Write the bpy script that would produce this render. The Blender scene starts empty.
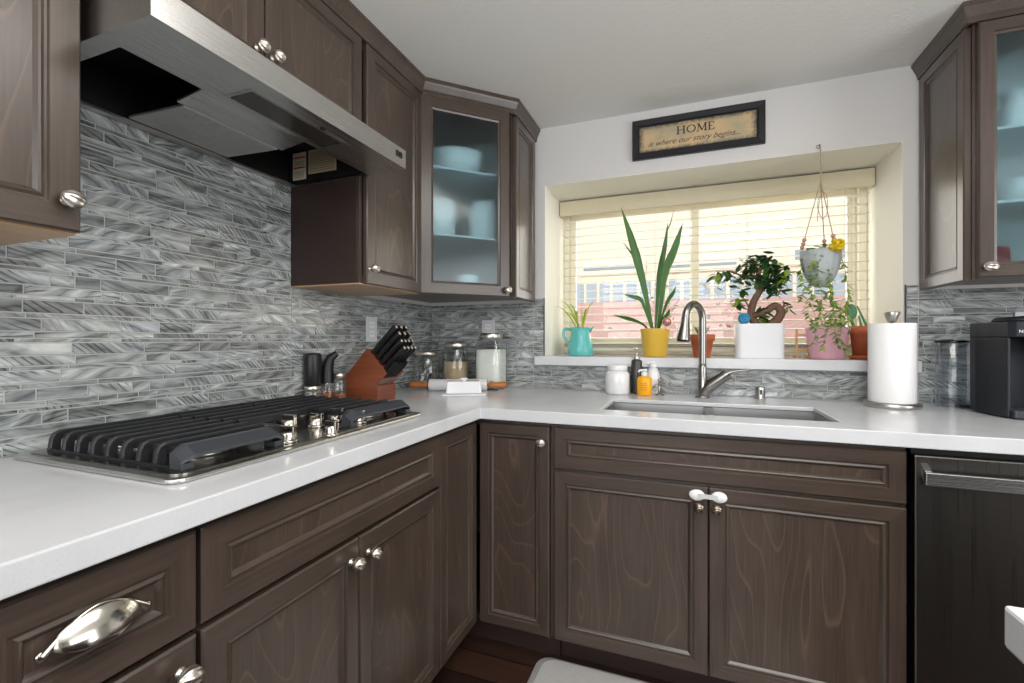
import bpy, math, random
from mathutils import Vector, Matrix, noise
PI = math.pi
random.seed(7)
S = bpy.context.scene
COL = S.collection

# ------------------------------------------------------------------ camera, world, sun, area lights, exposure
FPX, YAW, CX, CY, CH, V0 = 459.203, 0.365645, 1.36462, -2.27375, 1.16413, 339.99
cam = bpy.data.cameras.new('camera')
cam.sensor_width = 36.0
cam.lens = FPX / 1024 * 36
cam.shift_y = -(341.5 - V0) / 1024
cam.clip_start = 0.02
camo = bpy.data.objects.new('camera', cam)
camo.location = (CX, CY, CH)
camo.rotation_euler = (PI / 2, 0, YAW)
COL.objects.link(camo)
S.camera = camo

S.view_settings.view_transform = 'Standard'
S.view_settings.look = 'None'
S.view_settings.gamma = 1
S.view_settings.use_curve_mapping = False
S.view_settings.exposure = 0.0

wd = bpy.data.worlds.new('daylight')
S.world = wd
wd.use_nodes = True
bgn = wd.node_tree.nodes['Background']
bgn.inputs[0].default_value = (0.86, 0.93, 1.0, 1)
bgn.inputs[1].default_value = 1.45


def lamp(name, kind, energy, loc, rot, col=(1, 1, 1), size=None, angle=None):
    l = bpy.data.lights.new(name, kind)
    l.energy = energy
    l.color = col
    if size:
        l.shape = 'RECTANGLE'
        l.size, l.size_y = size
    if angle:
        l.angle = angle
    o = bpy.data.objects.new(name, l)
    o.location = loc
    o.rotation_euler = rot
    COL.objects.link(o)
    return o


lamp('sun', 'SUN', 2.5, (0, -3, 8), (math.radians(48), 0, math.radians(-25)), (1, .95, .86), angle=.02)
lamp('assumed_right_daylight', 'AREA', 62, (4.5, -2.2, 1.35), (0, PI / 2, 0), (.97, .985, 1.0), (2.0, 2.4))  # assumed unseen daylight from the right; the wall behind it is solid
lamp('assumed_rear_daylight', 'AREA', 52, (1.2, -4.9, 1.5), (PI / 2, 0, 0), (.97, .985, 1.0), (2.6, 1.5))  # assumed daylight from behind the camera, unseen; no window is built there
lamp('added_overhead_light', 'AREA', 20, (1.75, -1.75, 2.235), (0, 0, 0), (1, .97, .93), (1.0, 1.0))  # unseen light from above, added; no ceiling fixture is modelled
lamp('added_ceiling_fill', 'AREA', 40, (1.9, -2.7, 1.55), (PI, 0, 0), (1, .99, .97), (1.0, 1.0))  # unseen uplight, added to brighten the ceiling
lamp('window_daylight', 'AREA', 10, (1.42, .46, 1.5), (-PI / 2, 0, 0), (1, .98, .93), (1.4, .8))


# ------------------------------------------------------------------ helpers
def s2l(c):
    return c / 12.92 if c <= .04045 else ((c + .055) / 1.055) ** 2.4


def rgb(r, g, b):
    return (s2l(r / 255), s2l(g / 255), s2l(b / 255), 1)


def ray(u, v):
    r = (u - 512) / FPX
    return (-math.sin(YAW) + r * math.cos(YAW), math.cos(YAW) + r * math.sin(YAW), (V0 - v) / FPX)


def at(u, v, x=None, y=None, z=None):
    d = ray(u, v)
    t = (x - CX) / d[0] if x is not None else (y - CY) / d[1] if y is not None else (z - CH) / d[2]
    return Vector((CX + t * d[0], CY + t * d[1], CH + t * d[2]))


class G:
    def __init__(s):
        s.v, s.f, s.m, s.sm = [], [], [], []

    def add(s, vs, fs, mat=0, smooth=False):
        b = len(s.v)
        s.v += [tuple(p) for p in vs]
        for f in fs:
            s.f.append([i + b for i in f])
            s.m.append(mat)
            s.sm.append(smooth)
        return s

    def box(s, x0, x1, y0, y1, z0, z1, mat=0):
        x0, x1 = min(x0, x1), max(x0, x1)
        y0, y1 = min(y0, y1), max(y0, y1)
        z0, z1 = min(z0, z1), max(z0, z1)
        return s.add([(x, y, z) for z in (z0, z1) for y in (y0, y1) for x in (x0, x1)],
                     [(0, 2, 3, 1), (4, 5, 7, 6), (0, 1, 5, 4), (2, 6, 7, 3), (0, 4, 6, 2), (1, 3, 7, 5)], mat)

    def quad(s, a, b, c, d, mat=0):
        return s.add([a, b, c, d], [(0, 1, 2, 3)], mat)

    def prism(s, pts, axis, a, b, mat=0):
        """extrude 2-D polygon: axis 'y' -> pts are (x,z); 'x' -> (y,z); 'z' -> (x,y)"""
        def p(q, h):
            return {'y': (q[0], h, q[1]), 'x': (h, q[0], q[1]), 'z': (q[0], q[1], h)}[axis]
        n = len(pts)
        vs = [p(q, a) for q in pts] + [p(q, b) for q in pts]
        fs = [tuple(range(n))[::-1], tuple(range(n, 2 * n))] + [(i, (i + 1) % n, n + (i + 1) % n, n + i) for i in range(n)]
        return s.add(vs, fs, mat)

    def lathe(s, prof, c=(0, 0, 0), n=32, mat=0, smooth=True, M=None, sx=1, sy=1, wob=None):
        vs, fs = [], []
        for (r, z) in prof:
            for k in range(n):
                a = 2 * PI * k / n
                rr = r * (wob(a, z) if wob else 1)
                p = Vector((rr * math.cos(a) * sx, rr * math.sin(a) * sy, z))
                if M is not None:
                    p = M @ p
                vs.append((p.x + c[0], p.y + c[1], p.z + c[2]))
        m = len(prof)
        for i in range(m - 1):
            for k in range(n):
                k2 = (k + 1) % n
                fs.append((i * n + k, i * n + k2, (i + 1) * n + k2, (i + 1) * n + k))
        s.add(vs, fs, mat, smooth)
        b = len(s.v) - len(vs)
        if prof[0][0] > 1e-5:
            s.f.append([b + k for k in range(n)][::-1]); s.m.append(mat); s.sm.append(False)
        if prof[-1][0] > 1e-5:
            s.f.append([b + (m - 1) * n + k for k in range(n)]); s.m.append(mat); s.sm.append(False)
        return s

    def tube(s, path, rad, n=10, mat=0, smooth=True, cap=True, sq=None):
        path = [Vector(p) for p in path]
        L = len(path)
        rads = rad if isinstance(rad, (list, tuple)) else [rad] * L
        t0 = (path[1] - path[0]).normalized()
        up = Vector((0, 0, 1)) if abs(t0.z) < .9 else Vector((1, 0, 0))
        nx = t0.cross(up).normalized()
        vs, fs = [], []
        for i, p in enumerate(path):
            t = (path[min(i + 1, L - 1)] - path[max(i - 1, 0)]).normalized()
            nx = (nx - t * nx.dot(t)).normalized()
            ny = t.cross(nx)
            for k in range(n):
                a = 2 * PI * k / n
                ax, ay = (1, 1) if sq is None else sq
                q = p + nx * math.cos(a) * rads[i] * ax + ny * math.sin(a) * rads[i] * ay
                vs.append(q[:])
        for i in range(L - 1):
            for k in range(n):
                k2 = (k + 1) % n
                fs.append((i * n + k, (i + 1) * n + k, (i + 1) * n + k2, i * n + k2))
        s.add(vs, fs, mat, smooth)
        if cap:
            s.add(vs[:n], [tuple(range(n))], mat)
            s.add(vs[-n:], [tuple(range(n))[::-1]], mat)
        return s

    def leaf(s, base, d, side, L, W, droop=.3, mat=0, seg=5, fold=.25):
        base, d, side = Vector(base), Vector(d).normalized(), Vector(side)
        side = (side - d * side.dot(d))
        side = side.normalized() if side.length > 1e-4 else d.orthogonal().normalized()
        up = side.cross(d)
        vs, fs = [], []
        for i in range(seg + 1):
            t = i / seg
            w = W * .5 * (math.sin(PI * min(t * .92 + .06, 1)) ** .8)
            c = base + d * (L * t) + Vector((0, 0, -1)) * (droop * L * t * t)
            vs += [(c - side * w + up * w * fold)[:], c[:], (c + side * w + up * w * fold)[:]]
        for i in range(seg):
            a = i * 3
            fs += [(a, a + 1, a + 4, a + 3), (a + 1, a + 2, a + 5, a + 4)]
        return s.add(vs, fs, mat, True)

    def blade(s, pts, widths, side, mat=0, fold=.2):
        """a long leaf along pts"""
        vs, fs = [], []
        pts = [Vector(p) for p in pts]
        side = Vector(side).normalized()
        for i, p in enumerate(pts):
            t = (pts[min(i + 1, len(pts) - 1)] - pts[max(i - 1, 0)]).normalized()
            sd = (side - t * side.dot(t)).normalized()
            up = sd.cross(t)
            w = widths[i] / 2
            vs += [(p - sd * w + up * w * fold)[:], p[:], (p + sd * w + up * w * fold)[:]]
        for i in range(len(pts) - 1):
            a = i * 3
            fs += [(a, a + 1, a + 4, a + 3), (a + 1, a + 2, a + 5, a + 4)]
        return s.add(vs, fs, mat, True)

    def build(s, name, mats, parent=None, bevel=None, M=None, subsurf=0, weld=False, solid=None, loc=None):
        me = bpy.data.meshes.new(name)
        vs = s.v if M is None else [(M @ Vector(p))[:] for p in s.v]
        me.from_pydata(vs, [], s.f)
        if not isinstance(mats, (list, tuple)):
            mats = [mats]
        for m in mats:
            me.materials.append(m)
        for i, p in enumerate(me.polygons):
            p.material_index = s.m[i]
            p.use_smooth = s.sm[i]
        me.update()
        o = bpy.data.objects.new(name, me)
        COL.objects.link(o)
        if parent:
            o.parent = parent
        if loc:
            o.location = loc
        if solid:
            md = o.modifiers.new('solid', 'SOLIDIFY'); md.thickness = solid; md.offset = 0
        if weld:
            md = o.modifiers.new('weld', 'WELD'); md.merge_threshold = 1e-5
        if bevel:
            md = o.modifiers.new('bevel', 'BEVEL')
            md.width = bevel; md.segments = 2; md.limit_method = 'ANGLE'; md.angle_limit = math.radians(40)
            md.harden_normals = False
        if subsurf:
            md = o.modifiers.new('subsurf', 'SUBSURF'); md.levels = subsurf; md.render_levels = subsurf
        return o


def smooth_path(pts, n=6):
    P = [Vector(p) for p in pts]
    P = [P[0] * 2 - P[1]] + P + [P[-1] * 2 - P[-2]]
    out = []
    for i in range(1, len(P) - 2):
        for k in range(n):
            t = k / n
            a, b, c, d = P[i - 1], P[i], P[i + 1], P[i + 2]
            out.append(.5 * ((2 * b) + (c - a) * t + (2 * a - 5 * b + 4 * c - d) * t * t + (3 * b - a - 3 * c + d) * t ** 3))
    out.append(P[-2])
    return out


def thing(name, label, cat, loc=(0, 0, 0), rotz=0, group=None):
    o = bpy.data.objects.new(name, None)
    o.empty_display_size = .05
    COL.objects.link(o)
    o.location = loc
    o.rotation_euler = (0, 0, rotz)
    return tag(o, label, cat, group)


def tag(o, label, cat, group=None):
    o['label'] = label
    o['category'] = cat
    if group:
        o['group'] = group
    return o


def struct(o):
    o['kind'] = 'structure'
    return o


def copy_tree(o, parent=None):
    c = o.copy()
    COL.objects.link(c)
    if parent:
        c.parent = parent
    for ch in list(o.children):
        copy_tree(ch, c)
    return c


# ------------------------------------------------------------------ materials
def new_mat(name):
    m = bpy.data.materials.new(name)
    m.use_nodes = True
    nt = m.node_tree
    b = nt.nodes['Principled BSDF']
    return m, nt, b


def N(nt, typ, **kw):
    n = nt.nodes.new(typ)
    for k, v in kw.items():
        setattr(n, k, v)
    return n


def pm(name, col, rough=.5, metal=0, spec=.5, bump=None, vary=None, coat=0, trans=0, ior=1.45, emit=None, sss=0):
    m, nt, b = new_mat(name)
    b.inputs['Base Color'].default_value = col
    b.inputs['Roughness'].default_value = rough
    b.inputs['Metallic'].default_value = metal
    b.inputs['Specular IOR Level'].default_value = spec
    b.inputs['Coat Weight'].default_value = coat
    b.inputs['Transmission Weight'].default_value = trans
    b.inputs['IOR'].default_value = ior
    if sss:
        b.inputs['Subsurface Weight'].default_value = sss
        b.inputs['Subsurface Radius'].default_value = (.02, .02, .02)
    if emit:
        b.inputs['Emission Color'].default_value = emit[0]
        b.inputs['Emission Strength'].default_value = emit[1]
    tc = N(nt, 'ShaderNodeTexCoord')
    if vary:   # (scale, amount)
        nz = N(nt, 'ShaderNodeTexNoise'); nz.inputs['Scale'].default_value = vary[0]; nz.inputs['Detail'].default_value = 4
        nt.links.new(tc.outputs['Object'], nz.inputs['Vector'])
        mx = N(nt, 'ShaderNodeMix', data_type='RGBA')
        a = vary[1]
        mx.inputs[6].default_value = tuple(c * (1 - a) for c in col[:3]) + (1,)
        mx.inputs[7].default_value = tuple(min(1, c * (1 + a)) for c in col[:3]) + (1,)
        nt.links.new(nz.outputs['Fac'], mx.inputs[0])
        nt.links.new(mx.outputs[2], b.inputs['Base Color'])
    if bump:   # (scale, strength, distance)
        nz = N(nt, 'ShaderNodeTexNoise'); nz.inputs['Scale'].default_value = bump[0]; nz.inputs['Detail'].default_value = 3
        nt.links.new(tc.outputs['Object'], nz.inputs['Vector'])
        bp = N(nt, 'ShaderNodeBump'); bp.inputs['Strength'].default_value = bump[1]; bp.inputs['Distance'].default_value = bump[2]
        nt.links.new(nz.outputs['Fac'], bp.inputs['Height'])
        nt.links.new(bp.outputs[0], b.inputs['Normal'])
    return m


def wood(name, dark, mid, line, vertical=True, rough=.32, figure=True, coat=.35):
    m, nt, b = new_mat(name)
    tc = N(nt, 'ShaderNodeTexCoord'); oi = N(nt, 'ShaderNodeObjectInfo')
    mul = N(nt, 'ShaderNodeMath', operation='MULTIPLY'); mul.inputs[1].default_value = 37
    nt.links.new(oi.outputs['Random'], mul.inputs[0])
    ad = N(nt, 'ShaderNodeVectorMath', operation='ADD')
    nt.links.new(tc.outputs['Object'], ad.inputs[0]); nt.links.new(mul.outputs[0], ad.inputs[1])

    def mapped(sx, sz):
        mp = N(nt, 'ShaderNodeMapping')
        mp.inputs['Scale'].default_value = (sx, sx, sz) if vertical else (sz, sx, sx)
        nt.links.new(ad.outputs[0], mp.inputs['Vector'])
        return mp
    fine = N(nt, 'ShaderNodeTexNoise'); fine.inputs['Scale'].default_value = 1; fine.inputs['Detail'].default_value = 5
    nt.links.new(mapped(160, 7).outputs[0], fine.inputs['Vector'])
    med = N(nt, 'ShaderNodeTexNoise'); med.inputs['Scale'].default_value = 1; med.inputs['Detail'].default_value = 3
    nt.links.new(mapped(14, 2.0).outputs[0], med.inputs['Vector'])
    mx = N(nt, 'ShaderNodeMix', data_type='RGBA'); mx.inputs[6].default_value = dark; mx.inputs[7].default_value = mid
    r1 = N(nt, 'ShaderNodeMapRange'); r1.inputs[1].default_value = .3; r1.inputs[2].default_value = .7
    av = N(nt, 'ShaderNodeMath', operation='ADD')
    h1 = N(nt, 'ShaderNodeMath', operation='MULTIPLY'); h1.inputs[1].default_value = .5
    h2 = N(nt, 'ShaderNodeMath', operation='MULTIPLY'); h2.inputs[1].default_value = .5
    nt.links.new(fine.outputs['Fac'], h1.inputs[0]); nt.links.new(med.outputs['Fac'], h2.inputs[0])
    nt.links.new(h1.outputs[0], av.inputs[0]); nt.links.new(h2.outputs[0], av.inputs[1])
    nt.links.new(av.outputs[0], r1.inputs[0]); nt.links.new(r1.outputs[0], mx.inputs[0])
    out = mx.outputs[2]
    if figure:   # contour lines of a stretched noise: the cathedral figure of stained maple
        fg = N(nt, 'ShaderNodeTexNoise'); fg.inputs['Scale'].default_value = 1; fg.inputs['Detail'].default_value = 1.2
        nt.links.new(mapped(5.5, 1.3).outputs[0], fg.inputs['Vector'])
        k = N(nt, 'ShaderNodeMath', operation='MULTIPLY'); k.inputs[1].default_value = 15
        nt.links.new(fg.outputs['Fac'], k.inputs[0])
        fr = N(nt, 'ShaderNodeMath', operation='FRACT'); nt.links.new(k.outputs[0], fr.inputs[0])
        cr = N(nt, 'ShaderNodeValToRGB')
        e = cr.color_ramp.elements
        e[0].position = 0; e[0].color = (0, 0, 0, 1)
        e[1].position = 1; e[1].color = (0, 0, 0, 1)
        x = e.new(.86); x.color = (.04, .04, .04, 1)
        x = e.new(.96); x.color = (.42, .42, .42, 1)
        nt.links.new(fr.outputs[0], cr.inputs[0])
        m2 = N(nt, 'ShaderNodeMix', data_type='RGBA'); m2.inputs[7].default_value = line
        nt.links.new(cr.outputs[0], m2.inputs[0]); nt.links.new(out, m2.inputs[6])
        out = m2.outputs[2]
    nt.links.new(out, b.inputs['Base Color'])
    b.inputs['Roughness'].default_value = rough
    b.inputs['Coat Weight'].default_value = coat
    b.inputs['Coat Roughness'].default_value = .22
    bp = N(nt, 'ShaderNodeBump'); bp.inputs['Strength'].default_value = .06; bp.inputs['Distance'].default_value = .002
    nt.links.new(fine.outputs['Fac'], bp.inputs['Height']); nt.links.new(bp.outputs[0], b.inputs['Normal'])
    return m


WD, WM, WL = rgb(54, 44, 38), rgb(80, 67, 58), rgb(114, 93, 78)
WV = wood('stained_maple_upright', WD, WM, WL, True)
WH = wood('stained_maple_across', WD, WM, WL, False, figure=False)
WP = wood('stained_maple_plain', WD, WM, WL, True, figure=False)
W2 = [WV, WH, WP]
DARKIN = pm('dark_cabinet_side', rgb(54, 40, 37), .45, vary=(30, .15))
MAPLE = wood('natural_maple', rgb(176, 138, 100), rgb(205, 168, 128), rgb(150, 115, 85), False, rough=.4, figure=False, coat=.1)


def metal_mat(name, col, rough, axis='z', scale=900, strength=.015):
    m, nt, b = new_mat(name)
    b.inputs['Metallic'].default_value = 1
    tc = N(nt, 'ShaderNodeTexCoord'); mp = N(nt, 'ShaderNodeMapping')
    sc = {'x': (3, scale, scale), 'y': (scale, 3, scale), 'z': (scale, scale, 3)}[axis]
    mp.inputs['Scale'].default_value = sc
    nz = N(nt, 'ShaderNodeTexNoise'); nz.inputs['Scale'].default_value = 1; nz.inputs['Detail'].default_value = 2
    nt.links.new(tc.outputs['Object'], mp.inputs['Vector']); nt.links.new(mp.outputs[0], nz.inputs['Vector'])
    mx = N(nt, 'ShaderNodeMix', data_type='RGBA')
    mx.inputs[6].default_value = tuple(c * .96 for c in col[:3]) + (1,); mx.inputs[7].default_value = tuple(min(1, c * 1.04) for c in col[:3]) + (1,)
    nt.links.new(nz.outputs['Fac'], mx.inputs[0]); nt.links.new(mx.outputs[2], b.inputs['Base Color'])
    mr = N(nt, 'ShaderNodeMapRange'); mr.inputs[3].default_value = rough * .75; mr.inputs[4].default_value = rough * 1.3
    nt.links.new(nz.outputs['Fac'], mr.inputs[0]); nt.links.new(mr.outputs[0], b.inputs['Roughness'])
    bp = N(nt, 'ShaderNodeBump'); bp.inputs['Strength'].default_value = strength; bp.inputs['Distance'].default_value = .001
    nt.links.new(nz.outputs['Fac'], bp.inputs['Height']); nt.links.new(bp.outputs[0], b.inputs['Normal'])
    return m


STEEL_Y = metal_mat('brushed_steel_y', rgb(200, 199, 196), .28, 'y')
STEEL_X = metal_mat('brushed_steel_x', rgb(205, 205, 205), .26, 'x')
STEEL_Z = metal_mat('brushed_steel_z', rgb(190, 188, 184), .3, 'z')
SINKM = metal_mat('sink_steel', rgb(128, 128, 128), .3, 'x', 200)
DWM = metal_mat('dark_stainless', rgb(112, 109, 105), .3, 'z', 900, .01)
NICKEL = pm('satin_nickel', rgb(214, 208, 198), .32, 1)
CHROME = pm('polished_chrome', rgb(200, 194, 184), .14, 1)
FAUCETM = metal_mat('brushed_nickel_faucet', rgb(150, 148, 145), .25, 'z', 900, .01)
COOKM = metal_mat('dark_cooktop_steel', rgb(150, 146, 140), .2, 'y', 900, .01)
IRON = pm('cast_iron_enamel', rgb(36, 37, 40), .36, 0, .5, bump=(300, .15, .0006))
IRON2 = pm('grate_rail_grey', rgb(56, 59, 64), .36, 0, .6)  # blue-grey of the front rails and their feet, paler than the bars
BLACK = pm('black_plastic', rgb(26, 27, 30), .38)
BLACKG = pm('gloss_black', rgb(14, 14, 16), .12)
VOID = pm('black_enamel_interior', rgb(16, 15, 15), .5)
PAINT = pm('wall_paint', rgb(206, 204, 202), .75, bump=(130, .12, .002))
CEILM = pm('ceiling_paint', rgb(226, 225, 222), .85, bump=(95, .45, .004))
BOUNCE_CREAM = pm('recess_cream_bounce', rgb(240, 237, 226), .7, bump=(130, .1, .002))  # wall white, tinted for the cream light bounced off the blind
BLINDM = pm('cream_blind', rgb(214, 208, 190), .4, vary=(8, .04))
CERAM = pm('white_ceramic', rgb(232, 232, 234), .14, coat=.4)
PLAST = pm('white_plastic', rgb(235, 235, 236), .35)
PLATE = pm('outlet_plate', rgb(206, 208, 212), .35)
SLOT = pm('outlet_slot', rgb(60, 60, 62), .6)
GROUT = pm('grout', rgb(168, 170, 168), .8, bump=(400, .2, .001))
TERRA = pm('terracotta', rgb(180, 96, 62), .7, vary=(25, .15))
SOIL = pm('potting_soil', rgb(60, 46, 36), .95, bump=(200, .8, .004))
PAPER = pm('paper_towel', rgb(243, 243, 243), .9, bump=(240, .5, .002))


def quartz():
    m, nt, b = new_mat('white_quartz')
    tc = N(nt, 'ShaderNodeTexCoord')
    n1 = N(nt, 'ShaderNodeTexNoise'); n1.inputs['Scale'].default_value = 350; n1.inputs['Detail'].default_value = 2
    n2 = N(nt, 'ShaderNodeTexNoise'); n2.inputs['Scale'].default_value = 3; n2.inputs['Detail'].default_value = 6; n2.inputs['Distortion'].default_value = 1.5
    for n in (n1, n2):
        nt.links.new(tc.outputs['Object'], n.inputs['Vector'])
    cr = N(nt, 'ShaderNodeValToRGB'); cr.color_ramp.elements[0].position = .3; cr.color_ramp.elements[1].position = .42
    cr.color_ramp.elements[0].color = rgb(202, 203, 206); cr.color_ramp.elements[1].color = rgb(210, 211, 214)
    nt.links.new(n1.outputs['Fac'], cr.inputs[0])
    mr = N(nt, 'ShaderNodeMapRange'); mr.inputs[1].default_value = .35; mr.inputs[2].default_value = .65; mr.inputs[3].default_value = .94; mr.inputs[4].default_value = 1.02
    nt.links.new(n2.outputs['Fac'], mr.inputs[0])
    mx = N(nt, 'ShaderNodeVectorMath', operation='SCALE')
    nt.links.new(cr.outputs[0], mx.inputs[0]); nt.links.new(mr.outputs[0], mx.inputs['Scale'])
    nt.links.new(mx.outputs[0], b.inputs['Base Color'])
    b.inputs['Roughness'].default_value = .16
    return m


QUARTZ = quartz()


def tile_mat():
    m, nt, b = new_mat('glass_mosaic_tile')
    uv = N(nt, 'ShaderNodeUVMap'); uv.uv_map = 'UVMap'
    at_ = N(nt, 'ShaderNodeAttribute'); at_.attribute_name = 'tone'
    wv = N(nt, 'ShaderNodeTexWave'); wv.inputs['Scale'].default_value = 5; wv.inputs['Distortion'].default_value = 12
    wv.inputs['Detail'].default_value = 3; wv.inputs['Detail Scale'].default_value = .9; wv.inputs['Detail Roughness'].default_value = .6
    wv.bands_direction = 'Y'
    nt.links.new(uv.outputs[0], wv.inputs['Vector'])
    nz = N(nt, 'ShaderNodeTexNoise'); nz.inputs['Scale'].default_value = 30; nz.inputs['Detail'].default_value = 5; nz.inputs['Distortion'].default_value = 1.2
    nt.links.new(uv.outputs[0], nz.inputs['Vector'])
    cr = N(nt, 'ShaderNodeValToRGB'); e = cr.color_ramp.elements
    e[0].position = 0; e[0].color = rgb(78, 82, 82)
    e[1].position = 1; e[1].color = rgb(196, 199, 199)
    x = e.new(.12); x.color = rgb(132, 136, 136)
    x = e.new(.8); x.color = rgb(160, 164, 165)
    nt.links.new(wv.outputs['Fac'], cr.inputs[0])
    cr2 = N(nt, 'ShaderNodeValToRGB'); cr2.color_ramp.elements[0].position = .35; cr2.color_ramp.elements[1].position = .7
    cr2.color_ramp.elements[0].color = rgb(112, 117, 117); cr2.color_ramp.elements[1].color = rgb(190, 195, 196)
    nt.links.new(nz.outputs['Fac'], cr2.inputs[0])
    mx = N(nt, 'ShaderNodeMix', data_type='RGBA'); mx.inputs[0].default_value = .4
    nt.links.new(cr.outputs[0], mx.inputs[6]); nt.links.new(cr2.outputs[0], mx.inputs[7])
    w2 = N(nt, 'ShaderNodeTexWave'); w2.inputs['Scale'].default_value = 34; w2.inputs['Distortion'].default_value = 7
    w2.inputs['Detail'].default_value = 2; w2.inputs['Detail Scale'].default_value = .35; w2.bands_direction = 'DIAGONAL'
    nt.links.new(uv.outputs[0], w2.inputs['Vector'])
    c3 = N(nt, 'ShaderNodeValToRGB'); c3.color_ramp.elements[0].position = .04; c3.color_ramp.elements[1].position = .34
    c3.color_ramp.elements[0].color = (.26, .27, .27, 1); c3.color_ramp.elements[1].color = (1, 1, 1, 1)
    nt.links.new(w2.outputs['Fac'], c3.inputs[0])
    mk = N(nt, 'ShaderNodeTexNoise'); mk.inputs['Scale'].default_value = 11; mk.inputs['Detail'].default_value = 2
    nt.links.new(uv.outputs[0], mk.inputs['Vector'])
    mr = N(nt, 'ShaderNodeMapRange'); mr.inputs[1].default_value = .44; mr.inputs[2].default_value = .62
    nt.links.new(mk.outputs['Fac'], mr.inputs[0])
    st = N(nt, 'ShaderNodeMix', data_type='RGBA', blend_type='MULTIPLY')
    nt.links.new(mr.outputs[0], st.inputs[0]); nt.links.new(mx.outputs[2], st.inputs[6]); nt.links.new(c3.outputs[0], st.inputs[7])
    sc = N(nt, 'ShaderNodeMix', data_type='RGBA', blend_type='MULTIPLY'); sc.inputs[0].default_value = 1
    nt.links.new(st.outputs[2], sc.inputs[6]); nt.links.new(at_.outputs['Color'], sc.inputs[7])
    nt.links.new(sc.outputs[2], b.inputs['Base Color'])
    b.inputs['Roughness'].default_value = .22
    b.inputs['Coat Weight'].default_value = .6; b.inputs['Coat Roughness'].default_value = .06
    bp = N(nt, 'ShaderNodeBump'); bp.inputs['Strength'].default_value = .35; bp.inputs['Distance'].default_value = .0015
    nt.links.new(wv.outputs['Fac'], bp.inputs['Height']); nt.links.new(bp.outputs[0], b.inputs['Normal'])
    return m


TILE = tile_mat()


def clear_glass(name, tint=(.95, .97, .96, 1), fac=.1, rough=0.02):
    """thin pane: mostly see-through with a weak mirror coat"""
    m, nt, b = new_mat(name)
    out = nt.nodes['Material Output']
    nt.nodes.remove(b)
    t = N(nt, 'ShaderNodeBsdfTransparent'); t.inputs[0].default_value = tint
    g = N(nt, 'ShaderNodeBsdfGlossy'); g.inputs['Roughness'].default_value = rough
    lw = N(nt, 'ShaderNodeLayerWeight'); lw.inputs[0].default_value = .35
    mr = N(nt, 'ShaderNodeMapRange'); mr.inputs[3].default_value = fac * .6; mr.inputs[4].default_value = min(1, fac * 5)
    nt.links.new(lw.outputs['Facing'], mr.inputs[0])
    mx = N(nt, 'ShaderNodeMixShader')
    nt.links.new(mr.outputs[0], mx.inputs[0]); nt.links.new(t.outputs[0], mx.inputs[1]); nt.links.new(g.outputs[0], mx.inputs[2])
    nt.links.new(mx.outputs[0], out.inputs[0])
    return m


PANE = clear_glass('window_glass', (.97, .98, .97, 1), .06)
JARG = clear_glass('jar_glass', (.94, .96, .95, 1), .12, .05)
TANKG = clear_glass('tank_plastic', (.84, .87, .90, 1), .12, .08)


def frosted():
    m, nt, b = new_mat('frosted_cabinet_glass')
    b.inputs['Base Color'].default_value = rgb(206, 228, 234)
    b.inputs['Transmission Weight'].default_value = 1
    b.inputs['Roughness'].default_value = .34
    b.inputs['IOR'].default_value = 1.12
    b.inputs['Coat Weight'].default_value = .6; b.inputs['Coat Roughness'].default_value = .1
    return m


FROST = frosted()


def floor_mat():
    m, nt, b = new_mat('dark_wood_floor')
    tc = N(nt, 'ShaderNodeTexCoord')
    br = N(nt, 'ShaderNodeTexBrick'); br.inputs['Scale'].default_value = 1
    br.inputs['Brick Width'].default_value = 1.1; br.inputs['Row Height'].default_value = .12; br.inputs['Mortar Size'].default_value = .003
    br.inputs['Color1'].default_value = rgb(60, 40, 32); br.inputs['Color2'].default_value = rgb(38, 26, 22); br.inputs['Mortar'].default_value = rgb(20, 12, 10)
    nt.links.new(tc.outputs['Object'], br.inputs['Vector'])
    mp = N(nt, 'ShaderNodeMapping'); mp.inputs['Scale'].default_value = (4, 80, 1)
    nt.links.new(tc.outputs['Object'], mp.inputs['Vector'])
    nz = N(nt, 'ShaderNodeTexNoise'); nz.inputs['Scale'].default_value = 1; nz.inputs['Detail'].default_value = 5
    nt.links.new(mp.outputs[0], nz.inputs['Vector'])
    mr = N(nt, 'ShaderNodeMapRange'); mr.inputs[3].default_value = .55; mr.inputs[4].default_value = 1.5
    nt.links.new(nz.outputs['Fac'], mr.inputs[0])
    sc = N(nt, 'ShaderNodeVectorMath', operation='SCALE')
    nt.links.new(br.outputs['Color'], sc.inputs[0]); nt.links.new(mr.outputs[0], sc.inputs['Scale'])
    nt.links.new(sc.outputs[0], b.inputs['Base Color'])
    b.inputs['Roughness'].default_value = .28
    return m


# ------------------------------------------------------------------ the room
D = .734          # counter depth on the window wall
CT, CB = .914, .873
ZC = 2.256        # ceiling
WX0, WX1, WZ0, WZ1 = .676, 2.168, 1.08, 1.96
RX, RY = 4.7, -5.1
T = .5            # outer wall thickness (the deep window recess)

struct(G().box(-.15, RX + .15, RY - .15, T, -.12, 0).build('floor', floor_mat()))
struct(G().box(-.15, RX + .15, RY - .15, T, ZC, ZC + .12).build('ceiling', CEILM))
struct(G().box(-.15, 0, RY - .15, T, 0, ZC).build('wall_left', PAINT))
struct(G().box(RX, RX + .15, RY, T, 0, ZC).build('wall_right', PAINT))
struct(G().box(0, RX, RY - .15, RY, 0, ZC).build('wall_front', PAINT))
g = G()
g.box(0, WX0, 0, T, 0, ZC)
g.box(WX1, RX, 0, T, 0, ZC)
g.box(WX0, WX1, 0, T, 0, WZ0 - .045)
g.box(WX0, WX1, 0, T, WZ1, ZC)
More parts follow.
